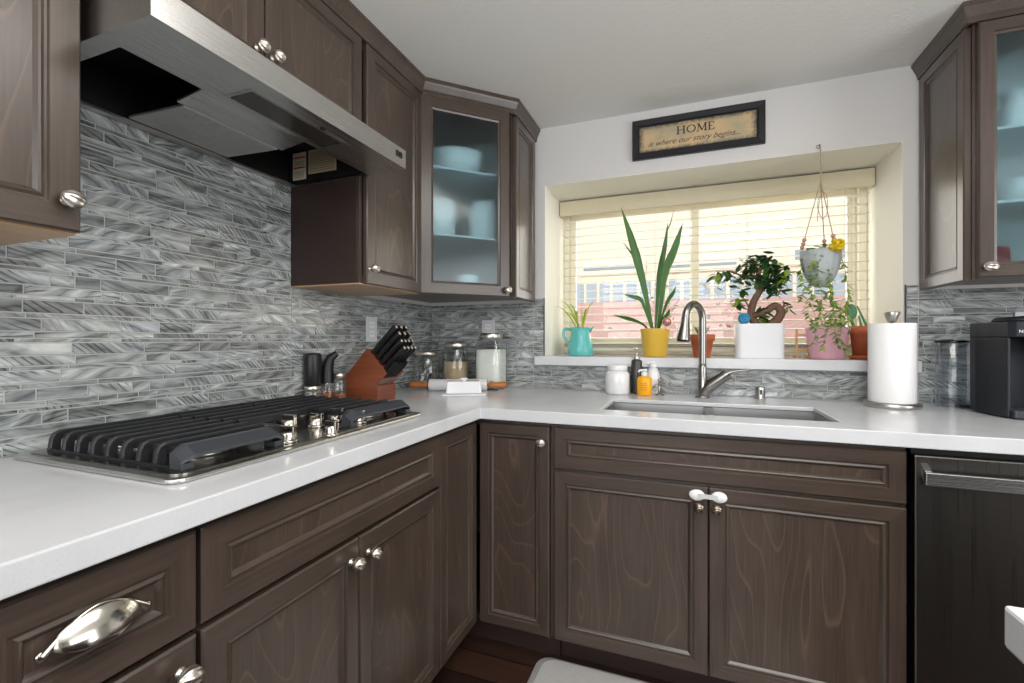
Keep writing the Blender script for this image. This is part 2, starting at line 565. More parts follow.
# recess lining: white paint with the blind's cream bounce put into its colour
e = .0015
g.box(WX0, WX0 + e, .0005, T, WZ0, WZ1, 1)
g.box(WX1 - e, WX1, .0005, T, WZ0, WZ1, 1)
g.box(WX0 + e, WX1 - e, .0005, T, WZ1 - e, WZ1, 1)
struct(g.build('wall_back', [PAINT, BOUNCE_CREAM]))
struct(G().box(.632, 2.214, -.042, T, 1.037, WZ0 + .002).build('trim_1', QUARTZ, bevel=.003))

# window: sliding frame with two panes
wn = bpy.data.objects.new('window_1', None); COL.objects.link(wn); wn.location = (WX0, .385, WZ0); struct(wn)
FR = pm('window_vinyl', rgb(238, 232, 214), .4)
W, H = WX1 - WX0, WZ1 - WZ0
g = G()
g.box(.002, W - .002, 0, .07, .004, .055); g.box(.002, W - .002, 0, .07, H - .05, H - .002)
g.box(.002, .035, 0, .07, .055, H - .05); g.box(W - .035, W - .002, 0, .07, .055, H - .05)
g.build('window_frame', FR, wn, bevel=.003)
for k, (a, b_, yy) in enumerate(((.036, .745, .01), (.700, W - .036, .038))):
    g = G()
    z0, z1 = .057, H - .052
    g.box(a, a + .036, yy, yy + .025, z0, z1); g.box(b_ - .036, b_, yy, yy + .025, z0, z1)
    g.box(a + .036, b_ - .036, yy, yy + .025, z0, z0 + .04); g.box(a + .036, b_ - .036, yy, yy + .025, z1 - .04, z1)
    s = g.build('window_sash', FR, wn, bevel=.002)
    G().box(a + .036, b_ - .036, yy + .010, yy + .014, z0 + .04, z1 - .04).build('window_pane', PANE, s)


# mosaic backsplash ------------------------------------------------
def mosaic(name, regions, to3d, seed):
    """regions: list of (a0,a1,z0,z1); to3d(a, z, out) -> xyz"""
    rnd = random.Random(seed)
    vs, fs, uvs, tones, mi = [], [], [], [], []
    zmin, zmax = .9145, 1.74
    rows = []
    z = zmin
    while z < zmax:
        h = (.029, .010, .022, .029, .0095, .0155, .029, .012)[len(rows) % 8] * rnd.uniform(.95, 1.05)
        rows.append((z, min(z + h, zmax))); z += h
    amin = min(r[0] for r in regions); amax = max(r[1] for r in regions)
    gp = .0009

    def tile(a0, a1, z0, z1, tone, off, ang):
        if a1 - a0 < .004 or z1 - z0 < .003:
            return
        b = len(vs)
        o, i = .0062 + rnd.uniform(-.0006, .0006), .0012
        P4 = [(a0, z0), (a1, z0), (a1, z1), (a0, z1)]
        I4 = [(a0 + i, z0 + i), (a1 - i, z0 + i), (a1 - i, z1 - i), (a0 + i, z1 - i)]
        for p in P4: vs.append(to3d(p[0], p[1], .003))
        for p in I4: vs.append(to3d(p[0], p[1], o))
        quads = [(4, 5, 6, 7), (0, 1, 5, 4), (1, 2, 6, 5), (2, 3, 7, 6), (3, 0, 4, 7)]
        ca, sa = math.cos(ang), math.sin(ang)
        alluv = [((p[0] * ca - p[1] * sa) * .6 + off[0], (p[0] * sa + p[1] * ca) * 1.5 + off[1]) for p in P4 + I4]
        for q in quads:
            fs.append([b + k for k in q]); uvs.append([alluv[k] for k in q]); tones.append(tone); mi.append(1)
    for (z0, z1) in rows:
        a = amin - rnd.uniform(0, .15)
        while a < amax:
            L = rnd.choice((.05, .1, .1, .15, .15, .2)) + rnd.uniform(-.01, .01)
            tone = rnd.choice((.60, .72, .86, .95, 1.0, 1.1, 1.25)) * rnd.uniform(.94, 1.06)
            hue = rnd.uniform(-.03, .03)
            tn = (tone * (1 - hue * .6), tone, tone * (1 + hue), 1)
            off = (rnd.uniform(0, 50), rnd.uniform(0, 50)); ang = rnd.uniform(-.7, .7)
            for (r0, r1, rz0, rz1) in regions:
                x0, x1 = max(a, r0), min(a + L, r1)
                y0, y1 = max(z0, rz0), min(z1, rz1)
                if x1 > x0 and y1 > y0:
                    tile(x0 + gp, x1 - gp, y0 + gp, y1 - gp, tn, off, ang)
            a += L
    # grout bed
    for (r0, r1, rz0, rz1) in regions:
        b = len(vs)
        for oo in (.0003, .0046):
            for p in ((r0, rz0), (r1, rz0), (r1, rz1), (r0, rz1)):
                vs.append(to3d(p[0], p[1], oo))
        for q in ((4, 5, 6, 7), (0, 1, 5, 4), (1, 2, 6, 5), (2, 3, 7, 6), (3, 0, 4, 7)):
            fs.append([b + k for k in q]); uvs.append([(0, 0)] * 4); tones.append((1, 1, 1, 1)); mi.append(0)
    me = bpy.data.meshes.new(name)
    me.from_pydata(vs, [], fs)
    me.materials.append(GROUT); me.materials.append(TILE)
    me.uv_layers.new(name='UVMap')
    me.color_attributes.new('tone', 'FLOAT_COLOR', 'CORNER')
    ul, ca = me.uv_layers['UVMap'], me.color_attributes['tone']
    li = 0
    for pi, p in enumerate(me.polygons):
        p.material_index = mi[pi]
        for k in range(4):
            ul.data[li].uv = uvs[pi][k]
            ca.data[li].color = tones[pi]
            li += 1
    o = bpy.data.objects.new(name, me); COL.objects.link(o)
    return struct(o)


mosaic('trim_2', [(-2.6, -1.765, CT, 1.358), (-1.765, -.99, CT, 1.728), (-.99, 0, CT, 1.357)], lambda a, z, o: (o, a, z), 3)
mosaic('trim_3', [(.008, .616, CT, 1.357), (.616, .672, CT, 1.378), (.632, .672, 1.084, 1.085), (WX0 - .004, 2.18, CT, 1.036),
                  (2.178, 2.216, CT, 1.382), (2.216, 3.1, CT, 1.362)], lambda a, z, o: (a, -o, z), 11)
EDGE = pm('black_edge_strip', rgb(50, 50, 54), .4)
struct(G().box(.672, .6755, -.009, -.0003, 1.084, 1.380).build('trim_4', EDGE))
struct(G().box(2.1725, 2.176, -.009, -.0003, 1.084, 1.384).build('trim_5', EDGE))


# ------------------------------------------------------------------ cabinet fronts
def rings(g, x0, x1, z0, z1, prof, mats, close=True, face=0):
    """nested rectangles: prof = [(inset, y)]; mats (vertical, horizontal)"""
    R = []
    for (i, y) in prof:
        R.append([(x0 + i, y, z0 + i), (x1 - i, y, z0 + i), (x1 - i, y, z1 - i), (x0 + i, y, z1 - i)])
    for a, b in zip(R, R[1:]):
        for k in range(4):
            k2 = (k + 1) % 4
            g.add([a[k], a[k2], b[k2], b[k]], [(0, 1, 2, 3)], mats[1] if k % 2 == 0 else mats[0])
    if close:
        g.add(R[-1], [(0, 1, 2, 3)], face)


def front(name, parent, x0, x1, z0, z1, y=-.02, label=None, frame=.040, glass=False):
    """raised-frame door or drawer front; its face at y, its back at y+.02"""
    g = G()
    t = .019
    f = frame
    prof = [(0, y + t), (0, y + .004), (.0035, y), (f, y), (f + .002, y + .0045), (f + .006, y + .0045), (f + .011, y + .002),
            (f + .014, y + .0035), (f + .019, y + .0095)]
    w = min(x1 - x0, z1 - z0)
    if glass:
        prof = prof[:5] + [(f + .010, y + .007), (f + .012, y + t)]
        rings(g, x0, x1, z0, z1, prof, (2, 1), close=False)
        rings(g, x0, x1, z0, z1, [(f + .012, y + t), (0, y + t)], (2, 1), close=False)
    else:
        rings(g, x0, x1, z0, z1, prof, (2, 1), True, 0)
        g.quad((x0, y + t, z0), (x0, y + t, z1), (x1, y + t, z1), (x1, y + t, z0), 2)
    o = g.build(name, W2, parent)
    if label:
        o['label'] = label
    if glass:
        a = f + .0105
        pg = G().box(x0 + a, x1 - a, y + .009, y + .013, z0 + a, z1 - a).build('glass_pane', FROST, o)
        pg['label'] = 'bluish frosted glass pane'
    return o


def knob(parent, x, z, y=-.02, mat=None, tilt=.3, oval=1.35):
    """ribbed melon-shaped knob on a short stem"""
    mat = mat or NICKEL
    g = G()
    Mr = Matrix.Rotation(PI / 2, 4, 'X')      # lathe axis z -> -y
    g.lathe([(.0085, 0), (.0085, .002), (.005, .004), (.0042, .012), (.006, .016)], (x, y, z), 14, M=Mr)
    Mt = Matrix.Rotation(tilt, 4, 'Y') @ Matrix.Rotation(PI / 2, 4, 'Y')
    pr = []
    for i in range(13):
        a = -PI / 2 + PI * i / 12
        pr.append((.0142 * math.cos(a) + .0001, .0142 * oval * math.sin(a)))
    g.lathe(pr, (x, y - .024, z), 40, M=Mt, wob=lambda a, zz: 1 + .11 * math.cos(7 * a))
    return g.build('knob', mat, parent)


def carcass(parent, w, d, z0, z1, mat=None, top=False, thick=.018, name='body', toe=True, rail=None, inner=None):
    """hollow box in local frame: front at y=0, back at y=+d, x 0..w"""
    g = G()
    m = 2
    g.box(0, thick, 0, d, z0, z1, m); g.box(w - thick, w, 0, d, z0, z1, m)
    g.box(thick, w - thick, 0.0, d, z0, z0 + thick, m)
    g.box(thick, w - thick, d - .006, d, z0 + thick, z1, m)
    if top:
        g.box(thick, w - thick, 0, d, z1 - thick, z1, m)
    else:
        g.box(thick, w - thick, 0, .018, z1 - .03, z1, m)
    if rail:
        for r in rail:
            g.box(thick, w - thick, 0, .018, r - .02, r + .02, m)
    o = g.build(name, W2, parent)
    if toe:
        G().box(0, w, .075, .09, 0, z0).build('toe_kick', DARKIN, parent)
    return o


ZT = .858      # top of the fronts
# --- left run: local x runs along +y, local -y faces +x
def left_cab(name, label, y0, y1):
    return thing(name, label, 'cabinet', (.61, y0, 0), PI / 2)


c = left_cab('base_cabinet', 'narrow dark wood base cabinet with cup-pull drawer, left of the cooktop cabinet', -2.03, -1.763)
w = 2.03 - 1.763
carcass(c, w - .002, .605, .11, .87)
dr = front('drawer', c, .003, w - .003, .702, .859)
dd = front('door', c, .003, w - .003, .112, .692)
knob(dd, w - .030, .648, tilt=.2)
# bin pull
g = G()
hx, hz, hw = .131, .797, .050
vs, fs = [], []
nu, nv = 20, 10
for i in range(nu + 1):
    a = PI * i / nu
    for j in range(nv + 1):
        b = PI / 2 * j / nv
        # shell: from the drawer face bulging outwards, open below
        x = -hw * math.cos(a)
        r = math.sin(a)
        vs.append((hx + x, -.0205 - .022 * r * math.sin(b), hz - .014 + .028 * r * math.cos(b) + (-.014 * r * math.sin(b))))
for i in range(nu):
    for j in range(nv):
        a = i * (nv + 1) + j
        fs.append((a, a + 1, a + nv + 2, a + nv + 1))
g.add(vs, fs, 0, True)
pull = g.build('cup_pull', CHROME, dr, solid=.002)
g = G()
arc = [(hx - .058 + .116 * i / 24, -.0225, hz - .018 + .033 * math.sin(PI * i / 24) ** 1.0) for i in range(25)]
g.tube(arc, [.0026 + .002 * abs(math.cos(PI * i / 24)) ** 6 for i in range(25)], 8)
g.lathe([(.0065, 0), (.0065, .002), (.003, .004)], (hx - .058, -.020, hz - .018), 14, M=Matrix.Rotation(PI / 2, 4, 'X'))
g.lathe([(.0065, 0), (.0065, .002), (.003, .004)], (hx + .058, -.020, hz - .018), 14, M=Matrix.Rotation(PI / 2, 4, 'X'))
g.build('backplate', CHROME, pull)

c = left_cab('base_cabinet', 'wide dark wood base cabinet under the gas cooktop with two knobbed doors', -1.761, -.991)
w = 1.761 - .991
carcass(c, w - .002, .605, .11, .87, rail=[.697])
front('drawer_front', c, .003, w - .003, .702, .859)
d1 = front('door', c, .003, w / 2 - .0015, .112, .692)
d2 = front('door', c, w / 2 + .0015, w - .003, .112, .692)
knob(d1, w / 2 - .031, .645, tilt=.2, oval=1.15)
knob(d2, w / 2 + .031, .643, tilt=.2, oval=1.15)

# corner cabinet with the folding door
c = thing('corner_base_cabinet', 'dark wood corner base cabinet with folding door between cooktop and sink cabinets', 'cabinet', (0, 0, 0))
g = G()
g.box(.005, .61, -.989, -.971, .11, .87, 2)
g.box(.908, .926, -.714 + .02, -.01, .11, .87, 2)
g.box(.01, .61, -.971, -.02, .11, .128, 2); g.box(.61, .908, -.694, -.02, .11, .128, 2)
g.box(.59, .61, -.971, -.694, .845, .87, 2); g.box(.59, .908, -.694, -.674, .845, .87, 2)
g.build('body', W2, c)
g = G(); g.box(.52, .535, -.989, -.62, 0, .11); g.box(.535, .926, -.635, -.62, 0, .11); g.build('toe_kick', DARKIN, c)
h = bpy.data.objects.new('folding_door', None)
l1 = front('door', c, 0, .267, .112, ZT, y=0, frame=.036); l1.location = (.63, -.989, 0); l1.rotation_euler = (0, 0, PI / 2)
bpy.data.objects.remove(h)
l2 = front('door', c, 0, .270, .112, ZT, y=0, frame=.036); l2.location = (.637, -.714, 0)
knob(l2, .246, .803, y=0, tilt=0, oval=1.2)

# sink cabinet
c = thing('sink_base_cabinet', 'wide dark wood base cabinet under the sink, white child lock across its two doors', 'cabinet', (.928, -.694, 0))
w = 1.0
carcass(c, w, .68, .11, .87, rail=[.700])
front('drawer_front', c, -.004, w - .003, .713, .859)
m = w / 2 - .003
d1 = front('door', c, -.004, m - .0015, .112, .702)
d2 = front('door', c, m + .0015, w - .003, .112, .702)
BRONZE = pm('dark_nickel_knob', rgb(150, 138, 126), .2, 1)
knob(d1, m - .028, .643, mat=BRONZE, tilt=0, oval=1.15); knob(d2, m + .022, .643, mat=BRONZE, tilt=0, oval=1.15)
lock = thing('child_lock', 'white plastic child lock strap joining the two sink cabinet doors', 'lock', (.928, -.694, 0))
for sx in (-.034, .030):
    lk = G()
    lk.lathe([(.017, 0), (.017, .007), (.013, .011), (.001, .0115)], (m + sx, -.0205, .677), 28, M=Matrix.Rotation(PI / 2, 4, 'X'), sx=1.35)
    lk.build('pad', PLAST, lock)
G().box(m - .030, m + .026, -.0335, -.0305, .670, .684).build('strap', pm('clear_strap', rgb(200, 200, 198), .3), lock)

# dishwasher
dw = thing('dishwasher', 'dark stainless dishwasher with bar handle, right of the sink cabinet', 'dishwasher', (1.938, -.694, 0))
g = G(); g.box(.004, .596, .005, .58, .11, .865); g.build('body', VOID, dw)
G().box(.002, .598, -.024, .004, .115, .852).build('door', DWM, dw, bevel=.004)
G().box(.01, .59, .05, .07, 0, .115).build('toe_kick', VOID, dw)
g = G()
g.box(.012, .585, -.062, -.05, .780, .815)
g.prism([(-.0245, .832), (-.052, .815), (-.052, .780), (-.0245, .80)], 'x', .014, .03)
g.prism([(-.0245, .832), (-.052, .815), (-.052, .780), (-.0245, .80)], 'x', .568, .584)
g.build('handle', STEEL_X, dw, bevel=.002)
c = thing('end_base_cabinet', 'dark wood base cabinet beyond the dishwasher at the right end', 'cabinet', (2.54, -.694, 0))
carcass(c, .58, .68, .11, .87); front('door', c, .003, .577, .112, ZT)

# ------------------------------------------------------------------ countertop (one continuous L) with the sink cut-out
SX0, SX1, SY0, SY1 = 1.072, 1.800, -.608, -.286
g = G()
def slab_faces():
    XE = 3.12
    o = .009     # tile gap
    xs = [o, .62, .65, SX0, SX1, XE]
    ys = [-2.6, -D, -D + .03, SY0, SY1, -o]
    cells = []
    for i in range(5):
        for j in range(5):
            if j == 0 and i > 1: continue
            if i == 3 and j == 3: continue
            cells.append((i, j))
    vs, fs = [], []
    low = lambda i, j: CB if (i == 1 and j == 0) or (j == 1 and i >= 1) else CT - .016
    def q(*p):
        b = len(vs); vs.extend(p); fs.append(tuple(range(b, b + len(p))))
    for (i, j) in cells:
        X0, X1, Y0, Y1, L = xs[i], xs[i + 1], ys[j], ys[j + 1], low(i, j)
        q((X0, Y0, CT), (X1, Y0, CT), (X1, Y1, CT), (X0, Y1, CT))
        q((X0, Y0, L), (X0, Y1, L), (X1, Y1, L), (X1, Y0, L))
        for (di, dj, a, b) in ((0, -1, (X0, Y0), (X1, Y0)), (1, 0, (X1, Y0), (X1, Y1)), (0, 1, (X1, Y1), (X0, Y1)), (-1, 0, (X0, Y1), (X0, Y0))):
            nb_ = (i + di, j + dj)
            top = CT if nb_ not in cells else low(*nb_)
            if top > L:
                q((a[0], a[1], L), (b[0], b[1], L), (b[0], b[1], top), (a[0], a[1], top))
    g.add(vs, fs)
slab_faces()
tag(g.build('countertop', QUARTZ, weld=True, bevel=.003), 'white quartz L-shaped countertop around the cooktop and sink', 'countertop')

# island corner
isl = thing('kitchen_island', 'island with white quartz top, only its corner showing at the lower right edge', 'island', (1.644, -1.699, 0))
G().box(0, 1.1, -1.6, 0, CB, CT).build('island_top', QUARTZ, isl, bevel=.004)
G().box(.28, 1.05, -1.55, -.1, 0, CB).build('body', WP, isl)

# ------------------------------------------------------------------ sink
sk = thing('kitchen_sink', 'undermount stainless double-bowl sink set in the white counter', 'sink', (0, 0, 0))
def bowl(x0, x1):
    g = G(); y0, y1, zt, zb, t = SY0 - .003, SY1 + .003, CT - .0175, .69, .003
    ins = .02
    O = [(x0, y0, zt), (x1, y0, zt), (x1, y1, zt), (x0, y1, zt)]
    B = [(x0 + ins, y0 + ins, zb), (x1 - ins, y0 + ins, zb), (x1 - ins, y1 - ins, zb), (x0 + ins, y1 - ins, zb)]
    g.add(O + B, [(0, 1, 5, 4), (1, 2, 6, 5), (2, 3, 7, 6), (3, 0, 4, 7), (4, 5, 6, 7)])
    o = g.build('bowl', SINKM, sk, solid=.002)
    G().lathe([(.001, 0), (.04, 0), (.045, .003), (.045, .001)], ((x0 + x1) / 2, (y0 + y1) / 2, zb + .002), 24).build('drain', CHROME, o)
bowl(SX0 - .003, 1.425); bowl(1.455, SX1 + .003)
g = G(); g.box(1.424, 1.456, SY0 - .003, SY1 + .003, CT - .030, CT - .0175); g.build('divider', SINKM, sk, bevel=.003)

# ------------------------------------------------------------------ gas cooktop
ck = thing('gas_cooktop', 'stainless five-burner gas cooktop with black cast iron grates', 'cooktop', (.03, -1.752, CT))
CW, CD = .800, .518     # along y, along x
def rrect(x0, x1, y0, y1, r, n=6):
    pts = []
    for (cx, cy, a0) in ((x1 - r, y1 - r, 0), (x0 + r, y1 - r, PI / 2), (x0 + r, y0 + r, PI), (x1 - r, y0 + r, 1.5 * PI)):
        for k in range(n + 1):
            a = a0 + PI / 2 * k / n
            pts.append((cx + r * math.cos(a), cy + r * math.sin(a)))
    return pts
g = G(); g.prism(rrect(0, CD, 0, CW, .03), 'z', .0005, .010)
g.build('tray', STEEL_Y, ck, bevel=.004)
g = G(); g.prism(rrect(.018, CD - .02, .02, CW - .02, .025), 'z', .0102, .0125)
g.build('top_plate', COOKM, ck)
# burners
for (bx, by, br) in ((.14, .16, .045), (.38, .15, .036), (.20, .40, .055), (.14, .64, .036), (.38, .66, .045)):
    g = G()
    g.lathe([(br * 1.3, .0126), (br * 1.25, .020), (br, .022), (br, .030)], (bx, by, 0), 28, 0)
    g.lathe([(br * .92, .0302), (br * .95, .034), (br * .8, .039), (.001, .040)], (bx, by, 0), 28, 1)
    g.build('burner', [STEEL_Z, IRON], ck)
# grates: bars run along y; outer ends turn down to the tray
def grate(y0, y1, x0, x1, nb, down0, down1, zt=.053, frontbar=True, rail=None):
    g = G()
    def bar(x, ya, yb, d0, d1, w=.0085, hh=.012, mat=0):
        pts = []
        if d0: pts += [(x, ya, .0130), (x, ya + .003, zt - .016), (x, ya + .009, zt - .005), (x, ya + .020, zt)]
        else: pts += [(x, ya, zt)]
        if d1: pts += [(x, yb - .020, zt), (x, yb - .009, zt - .005), (x, yb - .003, zt - .016), (x, yb, .0130)]
        else: pts += [(x, yb, zt)]
        P = [Vector(p) for p in pts]
        vs, fs = [], []
        n = len(P)
        for i, p in enumerate(P):
            t = (P[min(i + 1, n - 1)] - P[max(i - 1, 0)]).normalized()
            nn = Vector((0, -t.z, t.y))      # outward normal
            if nn.z < 0 and not (d0 or d1): nn = -nn
            q = p - nn * hh
            for (dx, r) in ((-w / 2, q), (-w / 2, p - nn * .003), (-w / 2 + .0025, p), (w / 2 - .0025, p), (w / 2, p - nn * .003), (w / 2, q)):
                vs.append((x + dx, r.y, r.z))
        for i in range(n - 1):
            for k in range(6):
                fs.append((i * 6 + k, i * 6 + (k + 1) % 6, (i + 1) * 6 + (k + 1) % 6, (i + 1) * 6 + k))
        fs.append(tuple(range(6))[::-1]); fs.append(tuple((n - 1) * 6 + k for k in range(6)))
        g.add(vs, fs, mat)
    for k in range(nb):
        x = x0 + (x1 - x0) * k / (nb - 1)
        bar(x, y0, y1, down0, down1, .012, .018)
    # cross ribs under the bars
    for f in (.12, .5, .88):
        yy = y0 + (y1 - y0) * f
        g.box(x0, x1, yy - .006, yy + .006, zt - .020, zt - .009)
    # end sill joining the feet
    if down0: g.box(x0, x1, y0 - .002, y0 + .004, .0128, .0165)
    if down1: g.box(x0, x1, y1 - .004, y1 + .002, .0128, .0165)
    if frontbar:
        # wide chamfered front rail, a splayed foot at each end
        a, b = rail[0] + .022, rail[1] - .022
        xr0, xr1 = x1 + .004, x1 + .042
        g.prism([(xr0, zt - .016), (xr0, zt + .001), (xr0 + .014, zt + .001), (xr1, zt - .014), (xr1, zt - .020)], 'y', a, b, 1)
        for (yi, yo) in ((a, rail[0]), (b, rail[1])):
            s_ = 1 if yi > yo else -1
            A = [(xr0, yi, zt - .016), (xr0, yi, zt + .001), (xr0 + .014, yi, zt + .001), (xr1, yi, zt - .014), (xr1, yi, zt - .020)]
            B = [(xr0, yo, zt - .030), (xr0, yo, zt - .012), (xr0 + .012, yo, zt - .012), (xr1 - .006, yo, zt - .024), (xr1 - .006, yo, zt - .030)]
            g.add(A + B, [(k, (k + 1) % 5, 5 + (k + 1) % 5, 5 + k) for k in range(5)] + [(5, 6, 7, 8, 9)], 1)
            g.box(xr0, xr1 - .006, min(yo, yo + s_ * .024), max(yo, yo + s_ * .024), .0128, zt - .0295, 1)
    return g
g = grate(.046, .285, .045, .440, 9, True, False, rail=(.042, .268))
g.build('grate', IRON, ck).data.materials.append(IRON2)
g = grate(.292, .508, .035, .300, 6, False, False, frontbar=False)
g.build('grate', IRON, ck).data.materials.append(IRON2)
g = grate(.515, .778, .035, .440, 9, False, True, rail=(.492, .778))
g.build('grate', IRON, ck).data.materials.append(IRON2)
for (kx, ky, s) in ((.460, .291, 1.1), (.335, .415, 1.0), (.385, .46, .95), (.372, .550, 1.05), (.505, .385, .75), (.450, .548, 1.05)):
    g = G()
    g.lathe([(.024 * s, .0127), (.024 * s, .018), (.019 * s, .020), (.0185 * s, .034), (.016 * s, .037), (.001, .0375)], (kx, ky, 0), 26)
    g.box(kx - .020 * s, kx + .023 * s, ky - .005, ky + .005, .024, .050)
    g.build('control_knob', CHROME, ck, bevel=.001)

# ------------------------------------------------------------------ upper cabinets
ZU, ZD = 1.362, 2.192      # underside, top of doors
def upper(name, label, loc, rotz, w, d, z0, doors, side=None, cat='cabinet', bottom=MAPLE):
    c = thing(name, label, cat, loc, rotz)
    g = G()
    t = .016
    g.box(0, t, 0, d, z0, ZC - .012, 0); g.box(w - t, w, 0, d, z0, ZC - .012, 0)
    g.box(t, w - t, d - .006, d, z0 + .01, ZC - .012, 0); g.box(t, w - t, 0, d, ZC - .03, ZC - .012, 0)
    g.box(t, w - t, 0, .018, z0, z0 + .022, 0); g.box(t, w - t, 0, .018, ZD - .02, ZC - .03, 0)
    g.build('body', WP, c)
    b = G().box(0.001, w - .001, .001, d - .001, z0 - .005, z0 - .0005).build('bottom_panel', bottom, c)
    b['label'] = 'pale unstained maple underside'
    return c

c = upper('upper_cabinet', 'dark wood upper cabinet cut by the left edge of the photo, left of the hood', (.31, -2.32, 0), PI / 2, 2.32 - 1.769, .30, ZU, 1)
d = front('door', c, .003, 2.32 - 1.771, ZU - .002, ZD, frame=.045)
knob(d, 2.32 - 1.794, 1.412, tilt=.35, oval=1.25)

c = upper('upper_cabinet', 'short dark wood upper cabinet with two doors directly above the range hood', (.31, -1.765, 0), PI / 2, 1.765 - .993, .30, 1.86, 2)
w = 1.765 - .993
d1 = front('door', c, .003, w / 2 - .002, 1.862, ZD, frame=.040); d2 = front('door', c, w / 2 + .002, w - .003, 1.862, ZD, frame=.040)
knob(d1, w / 2 - .026, 1.916, tilt=.2, oval=1.15); knob(d2, w / 2 + .022, 1.916, tilt=.2, oval=1.15)

c = upper('upper_cabinet', 'tall dark wood upper cabinet right of the hood, beside the glass corner cabinet', (.31, -.990, 0), PI / 2, .376, .30, ZU, 1)
G().box(.010, .308, -.0015, 0, ZU, ZC - .02).build('side_panel', DARKIN, c, loc=(0, 0, 0), M=Matrix(((0, 1, 0, 0), (1, 0, 0, 0), (0, 0, 1, 0), (0, 0, 0, 1))) @ Matrix.Identity(4))
c.children[-1].matrix_parent_inverse = Matrix.Identity(4)
d = front('door', c, .020, .373, ZU - .002, ZD, frame=.040)
knob(d, .034, 1.412, tilt=.35, oval=1.25)

DISHW = pm('white_china', rgb(236, 238, 238), .2)
def bowl_mesh(r, h, t=.003):
    return [(r * .45, 0), (r * .5, .004), (r * .8, h * .4), (r, h), (r - t, h), (r * .78, h * .42), (r * .4, .008), (.001, .008)]
def plate_prof(r):
    return [(r * .5, 0), (r * .6, .004), (r, .016), (r, .018), (r * .6, .007), (.001, .007)]

# diagonal corner cabinet
dg = thing('glass_corner_cabinet', 'dark wood corner upper cabinet with frosted glass door, left of the window', 'cabinet', (0, 0, 0))
pl = [(.01, -.605), (.318, -.605), (.605, -.318), (.605, -.01), (.01, -.01)]
g = G()
g.prism(pl, 'z', ZU + .012, ZU + .030, 0)
g.prism(pl, 'z', ZC - .03, ZC - .012, 0)
g.box(.01, .318, -.611, -.597, ZU, ZC - .012, 0)
g.box(.597, .611, -.318, -.01, ZU, ZC - .012, 0)
g.box(.010, .016, -.597, -.016, ZU + .03, ZC - .03, 1); g.box(.016, .597, -.016, -.010, ZU + .03, ZC - .03, 1)
g.build('body', [WP, pm('cabinet_interior', rgb(214, 214, 212), .6)], dg)
dl = math.hypot(.611 - .325, .611 - .325)
for zz in (1.615, 1.905):
    g = G(); g.prism([(.018, -.595), (.312, -.595), (.590, -.318), (.595, -.018), (.018, -.018)], 'z', zz, zz + .008)
    g.build('shelf', pm('shelf_glass_white', rgb(205, 215, 216), .3), dg)
gd = front('door', dg, 0, .405, ZU - .002, ZD, y=0, frame=.045, glass=True)
gd.location = (.3255 + .002, -.6255 - .002, 0); gd.rotation_euler = (0, 0, PI / 4)
knob(gd, .388, 1.388, y=0, tilt=.3, oval=1.15)
sp = front('end_panel', dg, 0, .275, ZU - .002, ZD, y=0, frame=.036)
sp.location = (.631, -.300, 0); sp.rotation_euler = (0, 0, PI / 2)
spots = [('mixing_bowl', 'large white bowl on the top shelf of the glass corner cabinet', (.33, -.33, 1.914), bowl_mesh(.15, .11)),
         ('bowl_stack', 'white dish with raised rim, left on the middle shelf of the glass corner cabinet', (.27, -.40, 1.624), [(.06, 0), (.085, .03), (.09, .18), (.088, .18), (.082, .03), (.001, .01)]),
         ('pitcher_jar', 'white jar right on the middle shelf of the glass corner cabinet', (.44, -.25, 1.624), [(.05, 0), (.07, .02), (.075, .17), (.06, .20), (.001, .20)]),
         ('cup', 'small white cup on the bottom of the glass corner cabinet', (.40, -.34, 1.393), [(.045, 0), (.055, .01), (.06, .07), (.058, .07), (.05, .01), (.001, .008)])]
for nm, lb, lc, pr in spots:
    o = G().lathe(pr, (0, 0, 0), 28).build(nm if nm not in ('bowl_stack', 'pitcher_jar') else ('dish' if nm == 'bowl_stack' else 'jar'), DISHW, loc=lc)
    tag(o, lb, {'mixing_bowl': 'bowl', 'bowl_stack': 'dish', 'pitcher_jar': 'jar', 'cup': 'cup'}[nm])

# right upper cabinet
RXC = 2.2165
rc = thing('glass_upper_cabinet', 'dark wood upper cabinet with frosted glass door, right of the window', 'cabinet', (RXC, -.33, 0))
w = .66
g = G(); t = .016
g.box(.018, .034, 0, .322, ZU, ZC - .012); g.box(w - t, w, 0, .322, ZU, ZC - .012)
g.box(.034, w - t, .316, .322, ZU + .03, ZC - .03, 1); g.box(.034, w - t, 0, .322, ZC - .03, ZC - .012)
g.box(.034, w - t, .0, .322, ZU + .012, ZU + .03); g.box(.034, w - t, 0, .016, ZD - .02, ZC - .03)
g.build('body', [WP, pm('cabinet_interior_right', rgb(214, 214, 212), .6)], rc)
ep = front('end_panel', rc, 0, .310, ZU - .002, ZD, y=0, frame=.036)
ep.location = (-.002, .316, 0); ep.rotation_euler = (0, 0, -PI / 2)
gd = front('door', rc, .026, .648, ZU + .004, ZD, frame=.038, glass=True)
knob(gd, .046, 1.398, tilt=.2, oval=1.3)
for zz in (1.61, 1.85):
    G().box(.036, w - t - .002, .02, .315, zz, zz + .008).build('shelf', pm('shelf_white_right', rgb(205, 215, 216), .3), rc)
